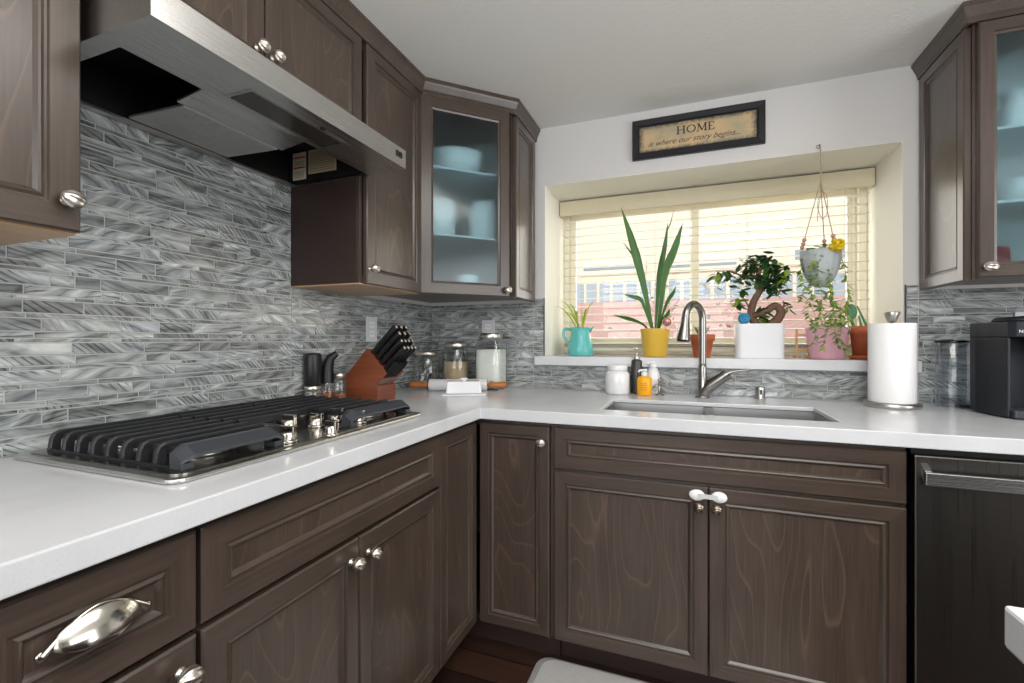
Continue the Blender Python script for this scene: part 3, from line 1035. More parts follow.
for nm, cat, lb, lc, pr in (
        ('bowl', 'bowl', 'white bowl on the middle shelf behind the right frosted glass door', (2.44, -.16, 1.619), bowl_mesh(.10, .09)),
        ('vase', 'vase', 'pale vase on the top shelf behind the right frosted glass door', (2.42, -.17, 1.859), [(.03, 0), (.05, .05), (.03, .12), (.04, .16), (.001, .16)]),
        ('mug', 'mug', 'reddish mug on the bottom behind the right frosted glass door', (2.36, -.17, 1.393), [(.04, 0), (.045, .01), (.045, .09), (.042, .09), (.04, .01), (.001, .01)])):
    mt = DISHW if nm != 'mug' else pm('red_glaze', rgb(150, 60, 60), .3)
    tag(G().lathe(pr, (0, 0, 0), 28).build(nm, mt, loc=lc), lb, cat)


# crown mouldings
def sweep_crown(name, path, label):
    """path in plan, outward is to the right of travel"""
    prof = [(.000, 2.192), (.0, 2.204), (.004, 2.207), (.004, 2.212), (.012, 2.222), (.020, 2.232), (.024, 2.240), (.030, 2.243), (.030, 2.254), (-.012, 2.254), (-.012, 2.192)]
    P = [Vector((p[0], p[1])) for p in path]
    n = len(P); g = G(); vs, fs = [], []
    for i, p in enumerate(P):
        ds = []
        if i > 0: ds.append((p - P[i - 1]).normalized())
        if i < n - 1: ds.append((P[i + 1] - p).normalized())
        ns = [Vector((d.y, -d.x)) for d in ds]
        nn = sum(ns, Vector((0, 0))).normalized()
        k = 1 / max(.3, nn.dot(ns[0]))
        for (o, z) in prof:
            q = p + nn * (o * .62 if o > 0 else o) * k
            vs.append((q.x, q.y, z))
    m = len(prof)
    for i in range(n - 1):
        for k in range(m):
            k2 = (k + 1) % m
            fs.append((i * m + k, (i + 1) * m + k, (i + 1) * m + k2, i * m + k2))
    fs.append(tuple(range(m))); fs.append(tuple((n - 1) * m + k for k in range(m))[::-1])
    g.add(vs, fs)
    return tag(g.build(name, WP), label, 'molding')
# travel so that the room lies on the right-hand side
sweep_crown('crown_molding', [(.332, -2.35), (.332, -.617), (.634, -.317), (.634, -.002)], 'stepped dark wood crown molding on the left cabinets, turning at the corner')
sweep_crown('crown_molding', [(2.212, -.002), (2.212, -.353), (2.9, -.353)], 'stepped dark wood crown molding on the right glass cabinet')

# ------------------------------------------------------------------ range hood
hd = thing('range_hood', 'stainless under-cabinet range hood over the cooktop', 'range hood', (0, -1.757, 0))
HW = 1.757 - .991
z0, z1 = 1.725, 1.784
g = G()
g.prism([(.500, z0), (.500, z1), (.30, 1.857), (.012, 1.857), (.012, 1.85), (.29, 1.85), (.496, z1 - .003), (.496, z0)], 'y', 0, HW, 0)
for ya in (0, HW - .004):
    g.prism([(.496, z0), (.496, z1 - .003), (.29, 1.85), (.012, 1.85), (.012, z0)], 'y', ya, ya + .004, 0)
g.box(.35, .496, .004, HW - .004, z0, z0 + .003, 0)
g.box(.012, .35, .004, .036, z0, z0 + .003, 0)
g.build('shell', STEEL_Y, hd)
g = G()
g.box(.012, .016, .036, HW - .004, z0 + .003, 1.849, 0)
g.box(.016, .30, .005, HW - .005, 1.840, 1.848, 0)
g.prism([(.346, z0 + .003), (.35, z0 + .003), (.35, 1.828), (.346, 1.828)], 'y', .036, HW - .02, 0)
g.box(.016, .346, .034, .038, z0 + .003, 1.84, 0); g.box(.016, .346, HW - .022, HW - .018, z0 + .001, 1.84, 0)
g.box(.10, .12, .05, .07, z0 + .02, 1.84, 0)
g.build('cavity_liner', VOID, hd)
g = G(); g.box(.012, .034, 0.004, HW - .004, z0 - .004, z0 + .002, 0); g.build('rear_lip', STEEL_Z, hd)
ya, yb = .225, .495
FILT = pm('filter_mesh', rgb(190, 190, 188), .42, .8, bump=(28, .7, .012))
g = G()
g.prism([(.036, z0 + .003), (.242, z0 - .004), (.242, z0 + .004), (.036, z0 + .011)], 'y', ya, yb, 0)
g.build('grease_filter', FILT, hd, bevel=.002)
g = G()
g.prism([(.246, z0 - .003), (.35, z0 + .012), (.35, z0 + .018), (.246, z0 + .003)], 'y', ya - .018, yb + .01, 0)
g.build('filter_cover', STEEL_Y, hd, bevel=.001)
g = G(); g.box(.378, .446, .241, .529, z0 - .0025, z0 + .001, 0); lens = g.build('lamp_lens', pm('smoked_lens', rgb(60, 54, 48), .15), hd)
g = G(); g.box(.368, .456, .231, .539, z0 - .001, z0 + .0005, 0); g.build('lens_bezel', STEEL_Z, lens)
g = G(); g.lathe([(.001, z0 - .003), (.008, z0 - .003), (.008, z0)], (.462, .44, 0), 16); g.build('lens_catch', BLACK, lens)
for k, yy in enumerate((HW - .048, HW - .030)):
    o = G().box(.499, .5035, yy - .007, yy + .007, 1.750, 1.768).build('switch', BLACKG, hd, bevel=.001)
STK = pm('sticker_white', rgb(206, 196, 176), .6)
STKR = pm('sticker_red', rgb(150, 40, 34), .6)
STKT = pm('sticker_print', rgb(120, 108, 92), .6)
o = G().box(.040, .100, HW - .0240, HW - .0226, 1.736, 1.832, 0).build('warning_label', STK, hd)
g = G()
for zz in (1.812, 1.776): g.box(.044, .096, HW - .0246, HW - .0241, zz, zz + .005, 0)
for zz in (.018, .024, .030, .036, .062, .068, .074): g.box(.048, .092, HW - .0246, HW - .0241, z0 + zz, z0 + zz + .0018, 1)
g.build('label_print', [STKR, STKT], o)
o = G().box(.112, .235, HW - .0240, HW - .0226, 1.750, 1.834, 0).build('warning_label', pm('sticker_tan', rgb(180, 160, 128), .6), hd)
g = G()
for k in range(9): g.box(.120, .227, HW - .0246, HW - .0241, 1.757 + k * .008, 1.7595 + k * .008, 0)
g.build('label_print', STKT, o)
o = G().box(.045, .10, .0385, .0395, z0 + .03, z0 + .09, 0).build('data_plate', pm('plate_grey', rgb(150, 150, 150), .4), hd)

# ------------------------------------------------------------------ window blind
bl = thing('window_blind', 'cream horizontal slat blind hanging in the window recess', 'blind', (WX0 + .006, .272, WZ0))
BW = W - .012
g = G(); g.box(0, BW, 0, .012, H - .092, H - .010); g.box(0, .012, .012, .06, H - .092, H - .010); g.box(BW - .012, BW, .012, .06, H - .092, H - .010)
g.build('valance', pm('shade_tan_valance', rgb(206, 196, 168), .45), bl, bevel=.002)  # blind cream darkened to tan, its backlit shade put into the colour
G().box(.014, BW - .014, .014, .06, H - .050, H - .006).build('headrail', BLINDM, bl)
sl0 = None
zs = []
zz = H - .118
while zz > .075:
    zs.append(zz); zz -= .0445
for k, zz in enumerate(zs):
    if sl0 is None:
        g = G()
        ta = math.radians(5)
        pts = []
        for i in range(7):
            t = -1 + 2 * i / 6
            pts.append((t * .025, .0025 * (1 - t * t)))
        lo = [(p[0], p[1] - .0028) for p in pts][::-1]
        poly = [(p[0] * math.cos(ta) - p[1] * math.sin(ta), p[0] * math.sin(ta) + p[1] * math.cos(ta)) for p in pts + lo]
        g.prism(poly, 'x', .018, BW - .018)
        sl0 = g.build('slat', BLINDM, bl)
        sl0.location = (0, .036, zz)
    else:
        c = sl0.copy(); COL.objects.link(c); c.location = (0, .036, zz)
G().box(.018, BW - .018, .012, .060, .022, .042).build('bottom_rail', BLINDM, bl, bevel=.003)
for k in range(3):
    c = sl0.copy(); COL.objects.link(c); c.location = (0, .036, .050 + k * .008)
CORD = pm('cord_cream', rgb(225, 215, 190), .8)
for xx in (.10, BW / 2 - .22, BW / 2 + .22, BW - .10):
    for yy in (.0095, .0625):
        G().tube([(xx, yy, H - .05), (xx, yy, .045)], .0009, 5).build('ladder_cord', CORD, bl)
g = G(); g.tube([(BW - .09, .006, H - .09), (BW - .088, .004, .32)], .0015, 6); g.build('tilt_wand', pm('wand_clear', rgb(215, 210, 195), .4), bl)

# ------------------------------------------------------------------ HOME sign
sg = thing('framed_sign', 'black-framed tan HOME sign hung above the window', 'sign', (1.117, -.001, 2.022))
SW, SH = .563, .186
g = G()
ft = .032
fr_ = [(0, -.0002), (0, -.018), (.003, -.021), (ft - .005, -.019), (ft, -.014), (ft, -.0002)]
rings(g, 0, SW, 0, SH, fr_, (0, 0), close=False)
g.build('frame', pm('black_frame', rgb(24, 24, 30), .35), sg)
def parchment():
    m, nt, b = new_mat('aged_parchment')
    tc = N(nt, 'ShaderNodeTexCoord')
    n1 = N(nt, 'ShaderNodeTexNoise'); n1.inputs['Scale'].default_value = 12; n1.inputs['Detail'].default_value = 6
    n2 = N(nt, 'ShaderNodeTexNoise'); n2.inputs['Scale'].default_value = 90; n2.inputs['Detail'].default_value = 3
    for n in (n1, n2): nt.links.new(tc.outputs['Object'], n.inputs['Vector'])
    c1 = N(nt, 'ShaderNodeValToRGB'); c1.color_ramp.elements[0].position = .35; c1.color_ramp.elements[1].position = .65
    c1.color_ramp.elements[0].color = rgb(168, 156, 128); c1.color_ramp.elements[1].color = rgb(206, 174, 128)
    nt.links.new(n1.outputs['Fac'], c1.inputs[0])
    # printed dark speckled border of the sheet
    gx = N(nt, 'ShaderNodeSeparateXYZ'); nt.links.new(tc.outputs['Generated'], gx.inputs[0])
    def edge(o, w_):
        a = N(nt, 'ShaderNodeMath', operation='SUBTRACT'); a.inputs[1].default_value = .5; nt.links.new(o, a.inputs[0])
        b2 = N(nt, 'ShaderNodeMath', operation='ABSOLUTE'); nt.links.new(a.outputs[0], b2.inputs[0])
        r = N(nt, 'ShaderNodeMapRange'); r.inputs[1].default_value = .5 - w_; r.inputs[2].default_value = .5; nt.links.new(b2.outputs[0], r.inputs[0])
        return r.outputs[0]
    mxx = N(nt, 'ShaderNodeMath', operation='MAXIMUM'); nt.links.new(edge(gx.outputs[0], .07), mxx.inputs[0]); nt.links.new(edge(gx.outputs[2], .20), mxx.inputs[1])
    ml = N(nt, 'ShaderNodeMath', operation='MULTIPLY'); nt.links.new(mxx.outputs[0], ml.inputs[0]); nt.links.new(n2.outputs['Fac'], ml.inputs[1])
    rr = N(nt, 'ShaderNodeMapRange'); rr.inputs[1].default_value = .12; rr.inputs[2].default_value = .5; nt.links.new(ml.outputs[0], rr.inputs[0])
    mx = N(nt, 'ShaderNodeMix', data_type='RGBA'); mx.inputs[7].default_value = rgb(84, 80, 72)
    nt.links.new(rr.outputs[0], mx.inputs[0]); nt.links.new(c1.outputs[0], mx.inputs[6]); nt.links.new(mx.outputs[2], b.inputs['Base Color'])
    b.inputs['Roughness'].default_value = .35
    return m
sh = G().box(ft, SW - ft, -.006, -.002, ft, SH - ft).build('sign_panel', parchment(), sg)
INK = pm('dark_ink', rgb(58, 44, 34), .6)
# serif capitals H O M E
g = G()
def stroke(x0, z0_, x1, z1_, w_):
    d = Vector((x1 - x0, z1_ - z0_)).normalized(); n = Vector((-d.y, d.x)) * w_ / 2
    y = -.0066
    q = [(x0 + n.x, z0_ + n.y), (x0 - n.x, z0_ - n.y), (x1 - n.x, z1_ - n.y), (x1 + n.x, z1_ + n.y)]
    g.prism(q, 'y', y, -.0061)
bx, bz, lh = .205, .098, .034
def serif(x, z): stroke(x - .007, z, x + .007, z, .003)
for x in (bx, bx + .026):
    stroke(x, bz, x, bz + lh, .0065); serif(x, bz); serif(x, bz + lh)
stroke(bx, bz + lh / 2, bx + .026, bz + lh / 2, .003)
ox = bx + .057
for i in range(24):
    a, b_ = 2 * PI * i / 24, 2 * PI * (i + 1) / 24
    stroke(ox + .017 * math.cos(a), bz + lh / 2 + .0165 * math.sin(a), ox + .017 * math.cos(b_), bz + lh / 2 + .0165 * math.sin(b_), .003 + .003 * abs(math.cos((a + b_) / 2)))
mx_ = bx + .086
stroke(mx_, bz, mx_ + .002, bz + lh, .0035); stroke(mx_ + .002, bz + lh, mx_ + .017, bz + .003, .0065); stroke(mx_ + .017, bz + .003, mx_ + .031, bz + lh, .0035)
stroke(mx_ + .032, bz, mx_ + .032, bz + lh, .0065); serif(mx_, bz); serif(mx_ + .032, bz); serif(mx_ + .001, bz + lh); serif(mx_ + .033, bz + lh)
ex = bx + .134
stroke(ex, bz, ex, bz + lh, .0065); stroke(ex - .006, bz, ex + .020, bz, .003); stroke(ex - .006, bz + lh, ex + .018, bz + lh, .003); stroke(ex, bz + lh / 2, ex + .012, bz + lh / 2, .003)
stroke(ex + .020, bz, ex + .020, bz + .008, .003); stroke(ex + .018, bz + lh, ex + .018, bz + lh - .008, .003)
o = g.build('lettering', INK, sh)


def text_mesh(name, body, size, mat, parent, loc, rot=(PI / 2, 0, 0), shear=0, ext=.0003, spacing=1):
    cu = bpy.data.curves.new(name, 'FONT')
    cu.body = body; cu.size = size; cu.extrude = ext; cu.shear = shear; cu.space_character = spacing
    tmp = bpy.data.objects.new(name + '_tmp', cu); COL.objects.link(tmp)
    dg_ = bpy.context.evaluated_depsgraph_get(); dg_.update()
    me = bpy.data.meshes.new_from_object(tmp.evaluated_get(dg_))
    bpy.data.objects.remove(tmp)
    me.materials.clear(); me.materials.append(mat)
    o = bpy.data.objects.new(name, me); COL.objects.link(o)
    o.parent = parent; o.location = loc; o.rotation_euler = rot
    return o
text_mesh('script_lettering', 'is where our story begins...', .036, INK, sh, (.070, -.0064, .058), shear=.5)

# ------------------------------------------------------------------ outlets
def outlet(loc, rot, label, wide=.076, high=.114):
    o = thing('wall_outlet', label, 'outlet', loc, rot)
    G().box(-wide / 2, wide / 2, -.006, -.0002, -high / 2, high / 2).build('cover_plate', PLATE, o, bevel=.002)
    g = G()
    for zz in (-.02, .02):
        g.box(-.016, .016, -.0072, -.006, zz - .014, zz + .014, 0)
        for xx in (-.006, .006): g.box(xx - .001, xx + .001, -.0077, -.0072, zz - .004, zz + .006, 1)
    g.build('socket', [PLAST, SLOT], o)
outlet((.0068, -.538, 1.213), PI / 2, 'light grey outlet on the left tile wall behind the knife block')
outlet((.362, -.0068, 1.215), 0, 'light grey outlet on the tile behind the tallest glass jar')
outlet((2.538, -.0068, 1.212), 0, 'light grey outlet on the tile behind the black coffee machine')

# ------------------------------------------------------------------ counter things: mills, knife block
def mill(x, y, label, lean=False):
    o = thing('pepper_mill', label, 'mill', (x, y, CT + .0005))
    G().lathe([(.001, .001), (.027, .001), (.029, .006), (.029, .070), (.026, .074)], (0, 0, 0), 28).build('glass_base', JARG, o)
    G().lathe([(.001, .004), (.025, .004), (.025, .028), (.001, .03)], (0, 0, 0), 20).build('peppercorns', pm('spice', rgb(110, 72, 50), .9, bump=(400, 1, .004)), o)
    g = G()
    g.lathe([(.028, .074), (.030, .078), (.031, .190), (.029, .198), (.024, .200), (.021, .196), (.001, .194)], (0, 0, 0), 28)
    g.build('black_grip', BLACK, o)
    G().lathe([(.0295, .062), (.0300, .064), (.0300, .074), (.0285, .076)], (0, 0, 0), 28).build('steel_collar', NICKEL, o)
mill(.038, -.919, 'black-topped glass mill, left one beside the knife block')
# the second: an oil/salt sprayer with a slanted black head
o = thing('spray_bottle', 'glass bottle with a slanted black spout head, between mill and knife block', 'bottle', (.042, -.850, CT + .0005))
G().lathe([(.001, .001), (.027, .001), (.029, .006), (.029, .08), (.02, .095)], (0, 0, 0), 28).build('glass_body', JARG, o)
G().lathe([(.001, .004), (.0255, .004), (.0255, .045), (.001, .046)], (0, 0, 0), 20).build('seasoning', pm('seasoning', rgb(150, 92, 60), .9), o)
g = G(); g.tube([(0, 0, .080), (0, .002, .145), (.010, .008, .180), (.030, .022, .197)], [.028, .024, .018, .012], 18); g.build('black_head', BLACK, o)
o = thing('spice_jar', 'small clear glass spice jar with grey lid touching the knife block', 'jar', (.088, -.832, CT + .0005))
G().lathe([(.001, .001), (.024, .001), (.026, .006), (.026, .085), (.02, .10)], (0, 0, 0), 24).build('glass_body', JARG, o)
G().lathe([(.001, .004), (.022, .004), (.022, .04), (.001, .041)], (0, 0, 0), 20).build('spice', pm('red_spice', rgb(150, 80, 50), .9), o)
G().lathe([(.022, .10), (.022, .122), (.001, .124)], (0, 0, 0), 24).build('lid', NICKEL, o)

CHERRY = wood('cherry_block', rgb(98, 48, 28), rgb(140, 76, 46), rgb(78, 38, 24), False, rough=.35, figure=False, coat=.3)
kb = thing('knife_block', 'slanted cherry wood knife block beside the cooktop', 'knife block', (.052, -.750, CT + .0005))
prof = [(0, 0), (.155, 0), (.155, .064), (.143, .068), (.196, .116), (.098, .214), (-.008, .100)]
g = G(); g.prism(prof, 'y', 0, .120); g.build('block', CHERRY, kb, bevel=.002)
hd_dir = Vector((.70, 0, .71)).normalized()
face_a, face_b = Vector((.110, 0, .202)), Vector((.190, 0, .122))
KH = pm('black_knife_handle', rgb(20, 20, 22), .28)
def knife(base, L, r, tilt, label, yr=0):
    k = thing('knife', label, 'knife', Vector(kb.location) + base, 0, 'knives standing in the knife block')
    d = hd_dir
    up = Vector((-d.z, 0, d.x))
    g = G()
    pts = [d * -.02, d * .004, d * (L * .3) + up * .001, d * (L * .65) - up * .001, d * (L - .01) - up * .003, d * L - up * .005]
    g.tube(pts, [r * .7, r * .85, r, r * .92, r * 1.05, r * .8], 10, sq=(.62, 1.0))
    g.build('handle', KH, k)
    g = G(); g.tube([d * (-.09), d * .002], [r * .7, r * .8], 6, sq=(.12, 1)); g.build('blade', STEEL_Z, k)
    g = G(); g.tube([d * (L * .985) - up * .004, d * (L + .003) - up * .0055], [r * .85, r * .6], 10, sq=(.62, 1.0)); g.build('end_cap', NICKEL, k)
rows = [(.08, (.020, .054, .088), .155, .0135), (.34, (.020, .054, .088), .148, .013), (.60, (.016, .041, .066, .091), .135, .0115), (.86, (.016, .041, .066, .091), .125, .011)]
rn = ['topmost', 'second', 'third', 'lowest']
for ri, (f, ys, L, r) in enumerate(rows):
    for yi, yy in enumerate(ys):
        b0 = face_a.lerp(face_b, f); b0 = Vector((b0.x, yy, b0.z))
        pos = 'nearest the camera' if yi == 0 else ('nearest the wall corner' if yi == len(ys) - 1 else ('in the middle' if len(ys) == 3 else ('second from the front' if yi == 1 else 'third from the front')))
        knife(b0, L, r, 0, 'black-handled knife in the %s row of the block, %s' % (rn[ri], pos))
# lower front row of steak knives standing off the notch
for k in range(6):
    b0 = Vector((.1735 - .0, .010 + k * .015, .1005))
    o = thing('steak_knife', 'black-handled steak knife low in the block notch, %s from the front' % ['first', 'second', 'third', 'fourth', 'fifth', 'last'][k], 'knife', Vector(kb.location) + b0, 0, 'steak knives low in the knife block')
    d = hd_dir
    g = G(); g.tube([d * .0 , d * .03, d * .075, d * .085], [.006, .0085, .0085, .006], 8, sq=(.65, 1.2)); g.build('handle', KH, o)
    g = G(); g.tube([d * -.05, d * .002], [.005, .006], 6, sq=(.12, 1)); g.build('blade', STEEL_Z, o)

# glass jars in the corner
def jar(x, y, r, h, label, fill=None, fh=0, lid=.9, square=False):
    o = thing('glass_jar', label, 'jar', (x, y, CT + .0005))
    n = 36
    wb = (lambda a, z: 1 / max(abs(math.cos(a)) ** 6 + abs(math.sin(a)) ** 6, .01) ** (1 / 6)) if square else None
    G().lathe([(.001, .001), (r * .9, .001), (r, .012), (r, h * .78), (r * .8, h * .88), (r * .78, h * .93)], (0, 0, 0), n, wob=wb).build('glass_body', JARG, o)
    if fill:
        G().lathe([(.001, .005), (r * .88, .005), (r * .94, .014), (r * .94, fh), (.001, fh + .002)], (0, 0, 0), n, wob=wb).build('contents', fill, o)
    G().lathe([(r * .84, h * .90), (r * .86, h * .91), (r * .86, h * .985), (r * .8, h), (.001, h)], (0, 0, 0), n).build('lid', NICKEL, o)
    return o
jar(.088, -.190, .068, .190, 'low clear glass jar with steel lid in the counter corner behind the knives')
jar(.222, -.118, .070, .236, 'middle glass jar half full of tan sugar', pm('brown_sugar', rgb(186, 164, 134), .9, bump=(300, .6, .002)), .135)
jar(.420, -.105, .068, .285, 'tallest glass jar, filled with white flour, right of the other jars', pm('flour', rgb(242, 242, 238), .9, bump=(60, .4, .004)), .200, square=True)

# rolling pin
MARB = pm('white_marble', rgb(226, 226, 228), .2, vary=(14, .05))
HW_ = pm('amber_wood_handle', rgb(176, 108, 56), .3, vary=(30, .2))
a, b_ = Vector((.085, -.345, CT + .0295)), Vector((.535, -.175, CT + .0295))
d = (b_ - a).normalized(); L = (b_ - a).length
rp = thing('rolling_pin', 'white marble rolling pin with amber wooden handles lying on the counter', 'rolling pin', a, math.atan2(d.y, d.x))
MX = Matrix.Rotation(PI / 2, 4, 'Y')
G().lathe([(.001, .098), (.027, .098), (.029, .102), (.029, L - .102), (.027, L - .098), (.001, L - .098)], n=30, M=MX).build('roller', MARB, rp)
hp = [(.008, .098), (.010, .090), (.017, .085), (.018, .075), (.013, .060), (.015, .035), (.018, .015), (.013, .003), (.001, 0)]
G().lathe(hp[::-1], n=20, M=MX).build('handle', HW_, rp)
G().lathe([(q[0], L - q[1]) for q in hp], n=20, M=MX).build('handle', HW_, rp)

# cradle feet + butter dish
bd = thing('butter_dish', 'white ceramic covered butter dish in front of the rolling pin', 'butter dish', (.412, -.400, CT + .0005), math.radians(27))
g = G(); g.prism(rrect(-.100, .100, -.050, .050, .012), 'z', 0, .007); g.build('tray', CERAM, bd, bevel=.002)
g = G(); g.add([(-.080, -.036, .0075), (.080, -.036, .0075), (.080, .036, .0075), (-.080, .036, .0075), (-.076, -.031, .064), (.076, -.031, .064), (.076, .031, .064), (-.076, .031, .064)],
               [(0, 3, 2, 1), (4, 5, 6, 7), (0, 1, 5, 4), (1, 2, 6, 5), (2, 3, 7, 6), (3, 0, 4, 7)])
cv = g.build('cover', CERAM, bd, bevel=.007)
G().lathe([(.008, .0635), (.007, .068), (.013, .073), (.011, .077), (.001, .078)], n=18, sx=1.5).build('knob', CERAM, cv)

# ------------------------------------------------------------------ by the sink
o = thing('white_jar', 'white ceramic jar with narrow lid at the left of the sink', 'jar', (1.058, -.100, CT + .0005))
G().lathe([(.001, 0), (.050, 0), (.056, .006), (.056, .090), (.048, .104), (.043, .108)], n=36).build('body', CERAM, o)
G().lathe([(.045, .1085), (.046, .111), (.046, .130), (.043, .133), (.001, .133)], n=36).build('lid', CERAM, o)

def pump_bottle(loc, prof, mat, label, ph, pmat, name='soap_dispenser', sx=1, sy=1, lab=None):
    o = thing(name, label, 'soap bottle', loc)
    G().lathe(prof, n=30, sx=sx, sy=sy).build('bottle', mat, o)
    zt = prof[-1][1] if prof[-1][0] > .002 else prof[-2][1]
    g = G(); g.lathe([(.013, zt - .001), (.014, zt + .004), (.014, zt + .016), (.006, zt + .02), (.0045, zt + .024), (.0045, ph - .012), (.012, ph - .010), (.013, ph - .002), (.009, ph), (.001, ph)], n=20)
    g.tube([(0, 0, ph - .006), (-.018, -.018, ph - .006), (-.024, -.024, ph - .012)], .0045, 8)
    g.build('pump', pmat, o)
    return o
pump_bottle((1.140, -.048, CT + .0005), [(.001, 0), (.025, 0), (.026, .004), (.0245, .150), (.022, .156), (.014, .158)], pm('charcoal_bottle', rgb(70, 68, 68), .3, .3), 'slim charcoal soap dispenser with steel pump behind the yellow bottle', .214, NICKEL)
YEL = pm('yellow_bottle', rgb(246, 176, 24), .3)
o = pump_bottle((1.180, -.108, CT + .0005), [(.001, 0), (.030, 0), (.033, .004), (.033, .072), (.028, .082), (.014, .086)], YEL, 'squat yellow soap bottle with white pump at the sink', .118, PLAST)
g = G()
for k in range(4): g.box(-.014, .014, -.0345, -.0335, .025 + k * .010, .028 + k * .010)
g.build('label_print', pm('orange_print', rgb(214, 130, 20), .5), o)
pump_bottle((1.214, -.048, CT + .0005), [(.001, 0), (.028, 0), (.03, .004), (.03, .095), (.020, .118), (.014, .122)], CERAM, 'white soap bottle behind the yellow one', .150, PLAST)
# little metal sponge/ring stand
o = thing('ring_holder', 'small dark metal scroll holder right of the yellow soap bottle', 'holder', (1.245, -.092, CT + .0005))
g = G()
g.lathe([(.020, 0), (.020, .004), (.006, .008), (.005, .062), (.010, .068), (.001, .076)], n=16)
g.tube(smooth_path([(0, 0, .050), (.018, 0, .062), (.032, 0, .050), (.050, 0, .058)], 5), .0045, 8)
g.tube(smooth_path([(0, 0, .030), (-.016, 0, .044), (-.026, 0, .030), (-.014, 0, .020)], 5), .0045, 8)
g.build('scroll_stand', FAUCETM, o)

# faucet
fx, fy = 1.424, -.120
fc = thing('kitchen_faucet', 'brushed nickel gooseneck pull-down faucet behind the sink', 'faucet', (fx, fy, CT + .0005))
g = G()
g.lathe([(.030, 0), (.030, .004), (.0185, .010), (.0175, .13), (.0150, .15)], n=28)
g.build('base', FAUCETM, fc)
path = [(0, 0, .12), (0, 0, .20), (0, 0, .338)]
R_ = .059
dirx, diry = -.58, -.81
for i in range(1, 17):
    a = PI * i / 16 * 1.0
    q = R_ - R_ * math.cos(a)
    path.append((dirx * q, diry * q, .338 + R_ * math.sin(a) * 1.1))
g = G(); g.tube(path, [.0155] * len(path), 18); g.build('gooseneck_spout', FAUCETM, fc)
q = 2 * R_
g = G()
g.tube([(dirx * q, diry * q, .345), (dirx * (q + .004), diry * (q + .004), .310), (dirx * (q + .013), diry * (q + .013), .262), (dirx * (q + .015), diry * (q + .015), .248)], [.0165, .019, .028, .029], 22)
sp_ = g.build('spray_head', FAUCETM, fc)
g = G(); g.tube([(dirx * (q + .015), diry * (q + .015), .2475), (dirx * (q + .0155), diry * (q + .0155), .243)], [.026, .024], 20); g.build('nozzle', BLACK, sp_)
g = G()
g.tube([(.006, 0, .004), (.010, -.001, .030), (.032, -.004, .055), (.086, -.010, .098)], [.021, .024, .0265, .024], 20)
g.build('valve_body', FAUCETM, fc)
g = G(); g.tube([(.087, -.010, .099), (.100, -.0115, .109)], [.026, .025], 20)
g.tube([(.100, -.0115, .109), (.125, -.015, .118), (.180, -.022, .126)], [.014, .0085, .005], 12, sq=(1.0, .7)); g.build('lever_handle', FAUCETM, fc)

o = thing('air_gap_cap', 'short brushed steel air gap cylinder right of the faucet', 'sink fitting', (1.652, -.075, CT + .0005))
g = G(); g.lathe([(.022, 0), (.022, .003), (.019, .005), (.019, .048), (.017, .051), (.001, .051)], n=26); g.build('cap', STEEL_Z, o)
G().box(-.004, .004, -.0198, -.0185, .020, .040).build('slot', SLOT, o)

# paper towel
pt = thing('paper_towel_holder', 'round brushed steel paper towel stand near the right cabinet', 'towel holder', (2.078, -.160, CT + .0005))
g = G(); g.lathe([(.001, 0), (.083, 0), (.086, .003), (.086, .014), (.082, .018), (.001, .019)], n=48); g.build('base', STEEL_Z, pt)
g = G(); g.lathe([(.006, .019), (.006, .322)], n=14); g.lathe([(.012, .315), (.014, .320), (.025, .350), (.024, .354), (.001, .356)], n=28, wob=lambda a, z: 1 + .03 * math.cos(14 * a)); g.build('post', STEEL_Z, pt)
pr_ = G()
pr_.lathe([(.020, .0195), (.071, .0195), (.072, .021), (.072, .309), (.071, .311), (.020, .311), (.020, .0195)], n=56, wob=lambda a, z: 1 + (.012 if z > .01 else 0) * max(0, math.cos(a + 2.6)) ** 12)
ro = pr_.build('paper_towel_roll', PAPER, loc=(2.078, -.160, CT + .0005))
tag(ro, 'white roll of paper towels standing on the steel holder', 'paper towel')

# coffee machine
cm = thing('coffee_machine', 'black pod coffee machine on the counter at the right edge', 'coffee machine', (2.398, -.30, CT + .0005))
CBODY = pm('coffee_black', rgb(26, 29, 36), .5)
g = G()
# body plan: rounded left flank, opening towards the room
def arc_pts(cx_, cy_, r, a0, a1, n=12): return [(cx_ + r * math.cos(a0 + (a1 - a0) * i / n), cy_ + r * math.sin(a0 + (a1 - a0) * i / n)) for i in range(n + 1)]
plan2 = [(.055, -.06), (.055, .03), (-.080, .03), (-.080, -.055), (-.088, -.055), (-.100, .02), (-.106, .08), (-.098, .13), (-.07, .165), (.10, .165), (.125, .13), (.13, .04), (.11, -.055), (.055, -.06)][:-1]
g.prism(plan2, 'z', .004, .258, 0)
full = [(-.088, -.055)] + [(-.100, .02), (-.106, .08), (-.098, .13), (-.07, .165), (.10, .165), (.125, .13), (.13, .04), (.11, -.055)] + [(.08, -.072), (-.074, -.072)]
g.prism(full, 'z', .2582, .308, 0)
g.build('body', CBODY, cm, bevel=.004)
g = G(); g.lathe([(.080, .3082), (.083, .314), (.074, .324), (.001, .330)], (.01, .045, 0), 36); g.build('lid', CBODY, cm)
g = G(); g.prism([(-.078, -.072), (.053, -.072), (.053, .028), (-.078, .028)], 'z', .004, .028); g.build('drip_tray', pm('tray_dark', rgb(62, 66, 74), .3), cm, bevel=.004)
g = G(); g.lathe([(.014, .205), (.018, .210), (.024, .235), (.024, .2581)], (.008, -.025, 0), 22)
sp2 = g.build('spout', BLACKG, cm)
g = G(); g.lathe([(.012, 0), (.012, .004), (.001, .006)], (.008, -.049, .235), 16, M=Matrix.Rotation(PI / 2, 4, 'X')); g.build('spout_badge', CHROME, sp2)
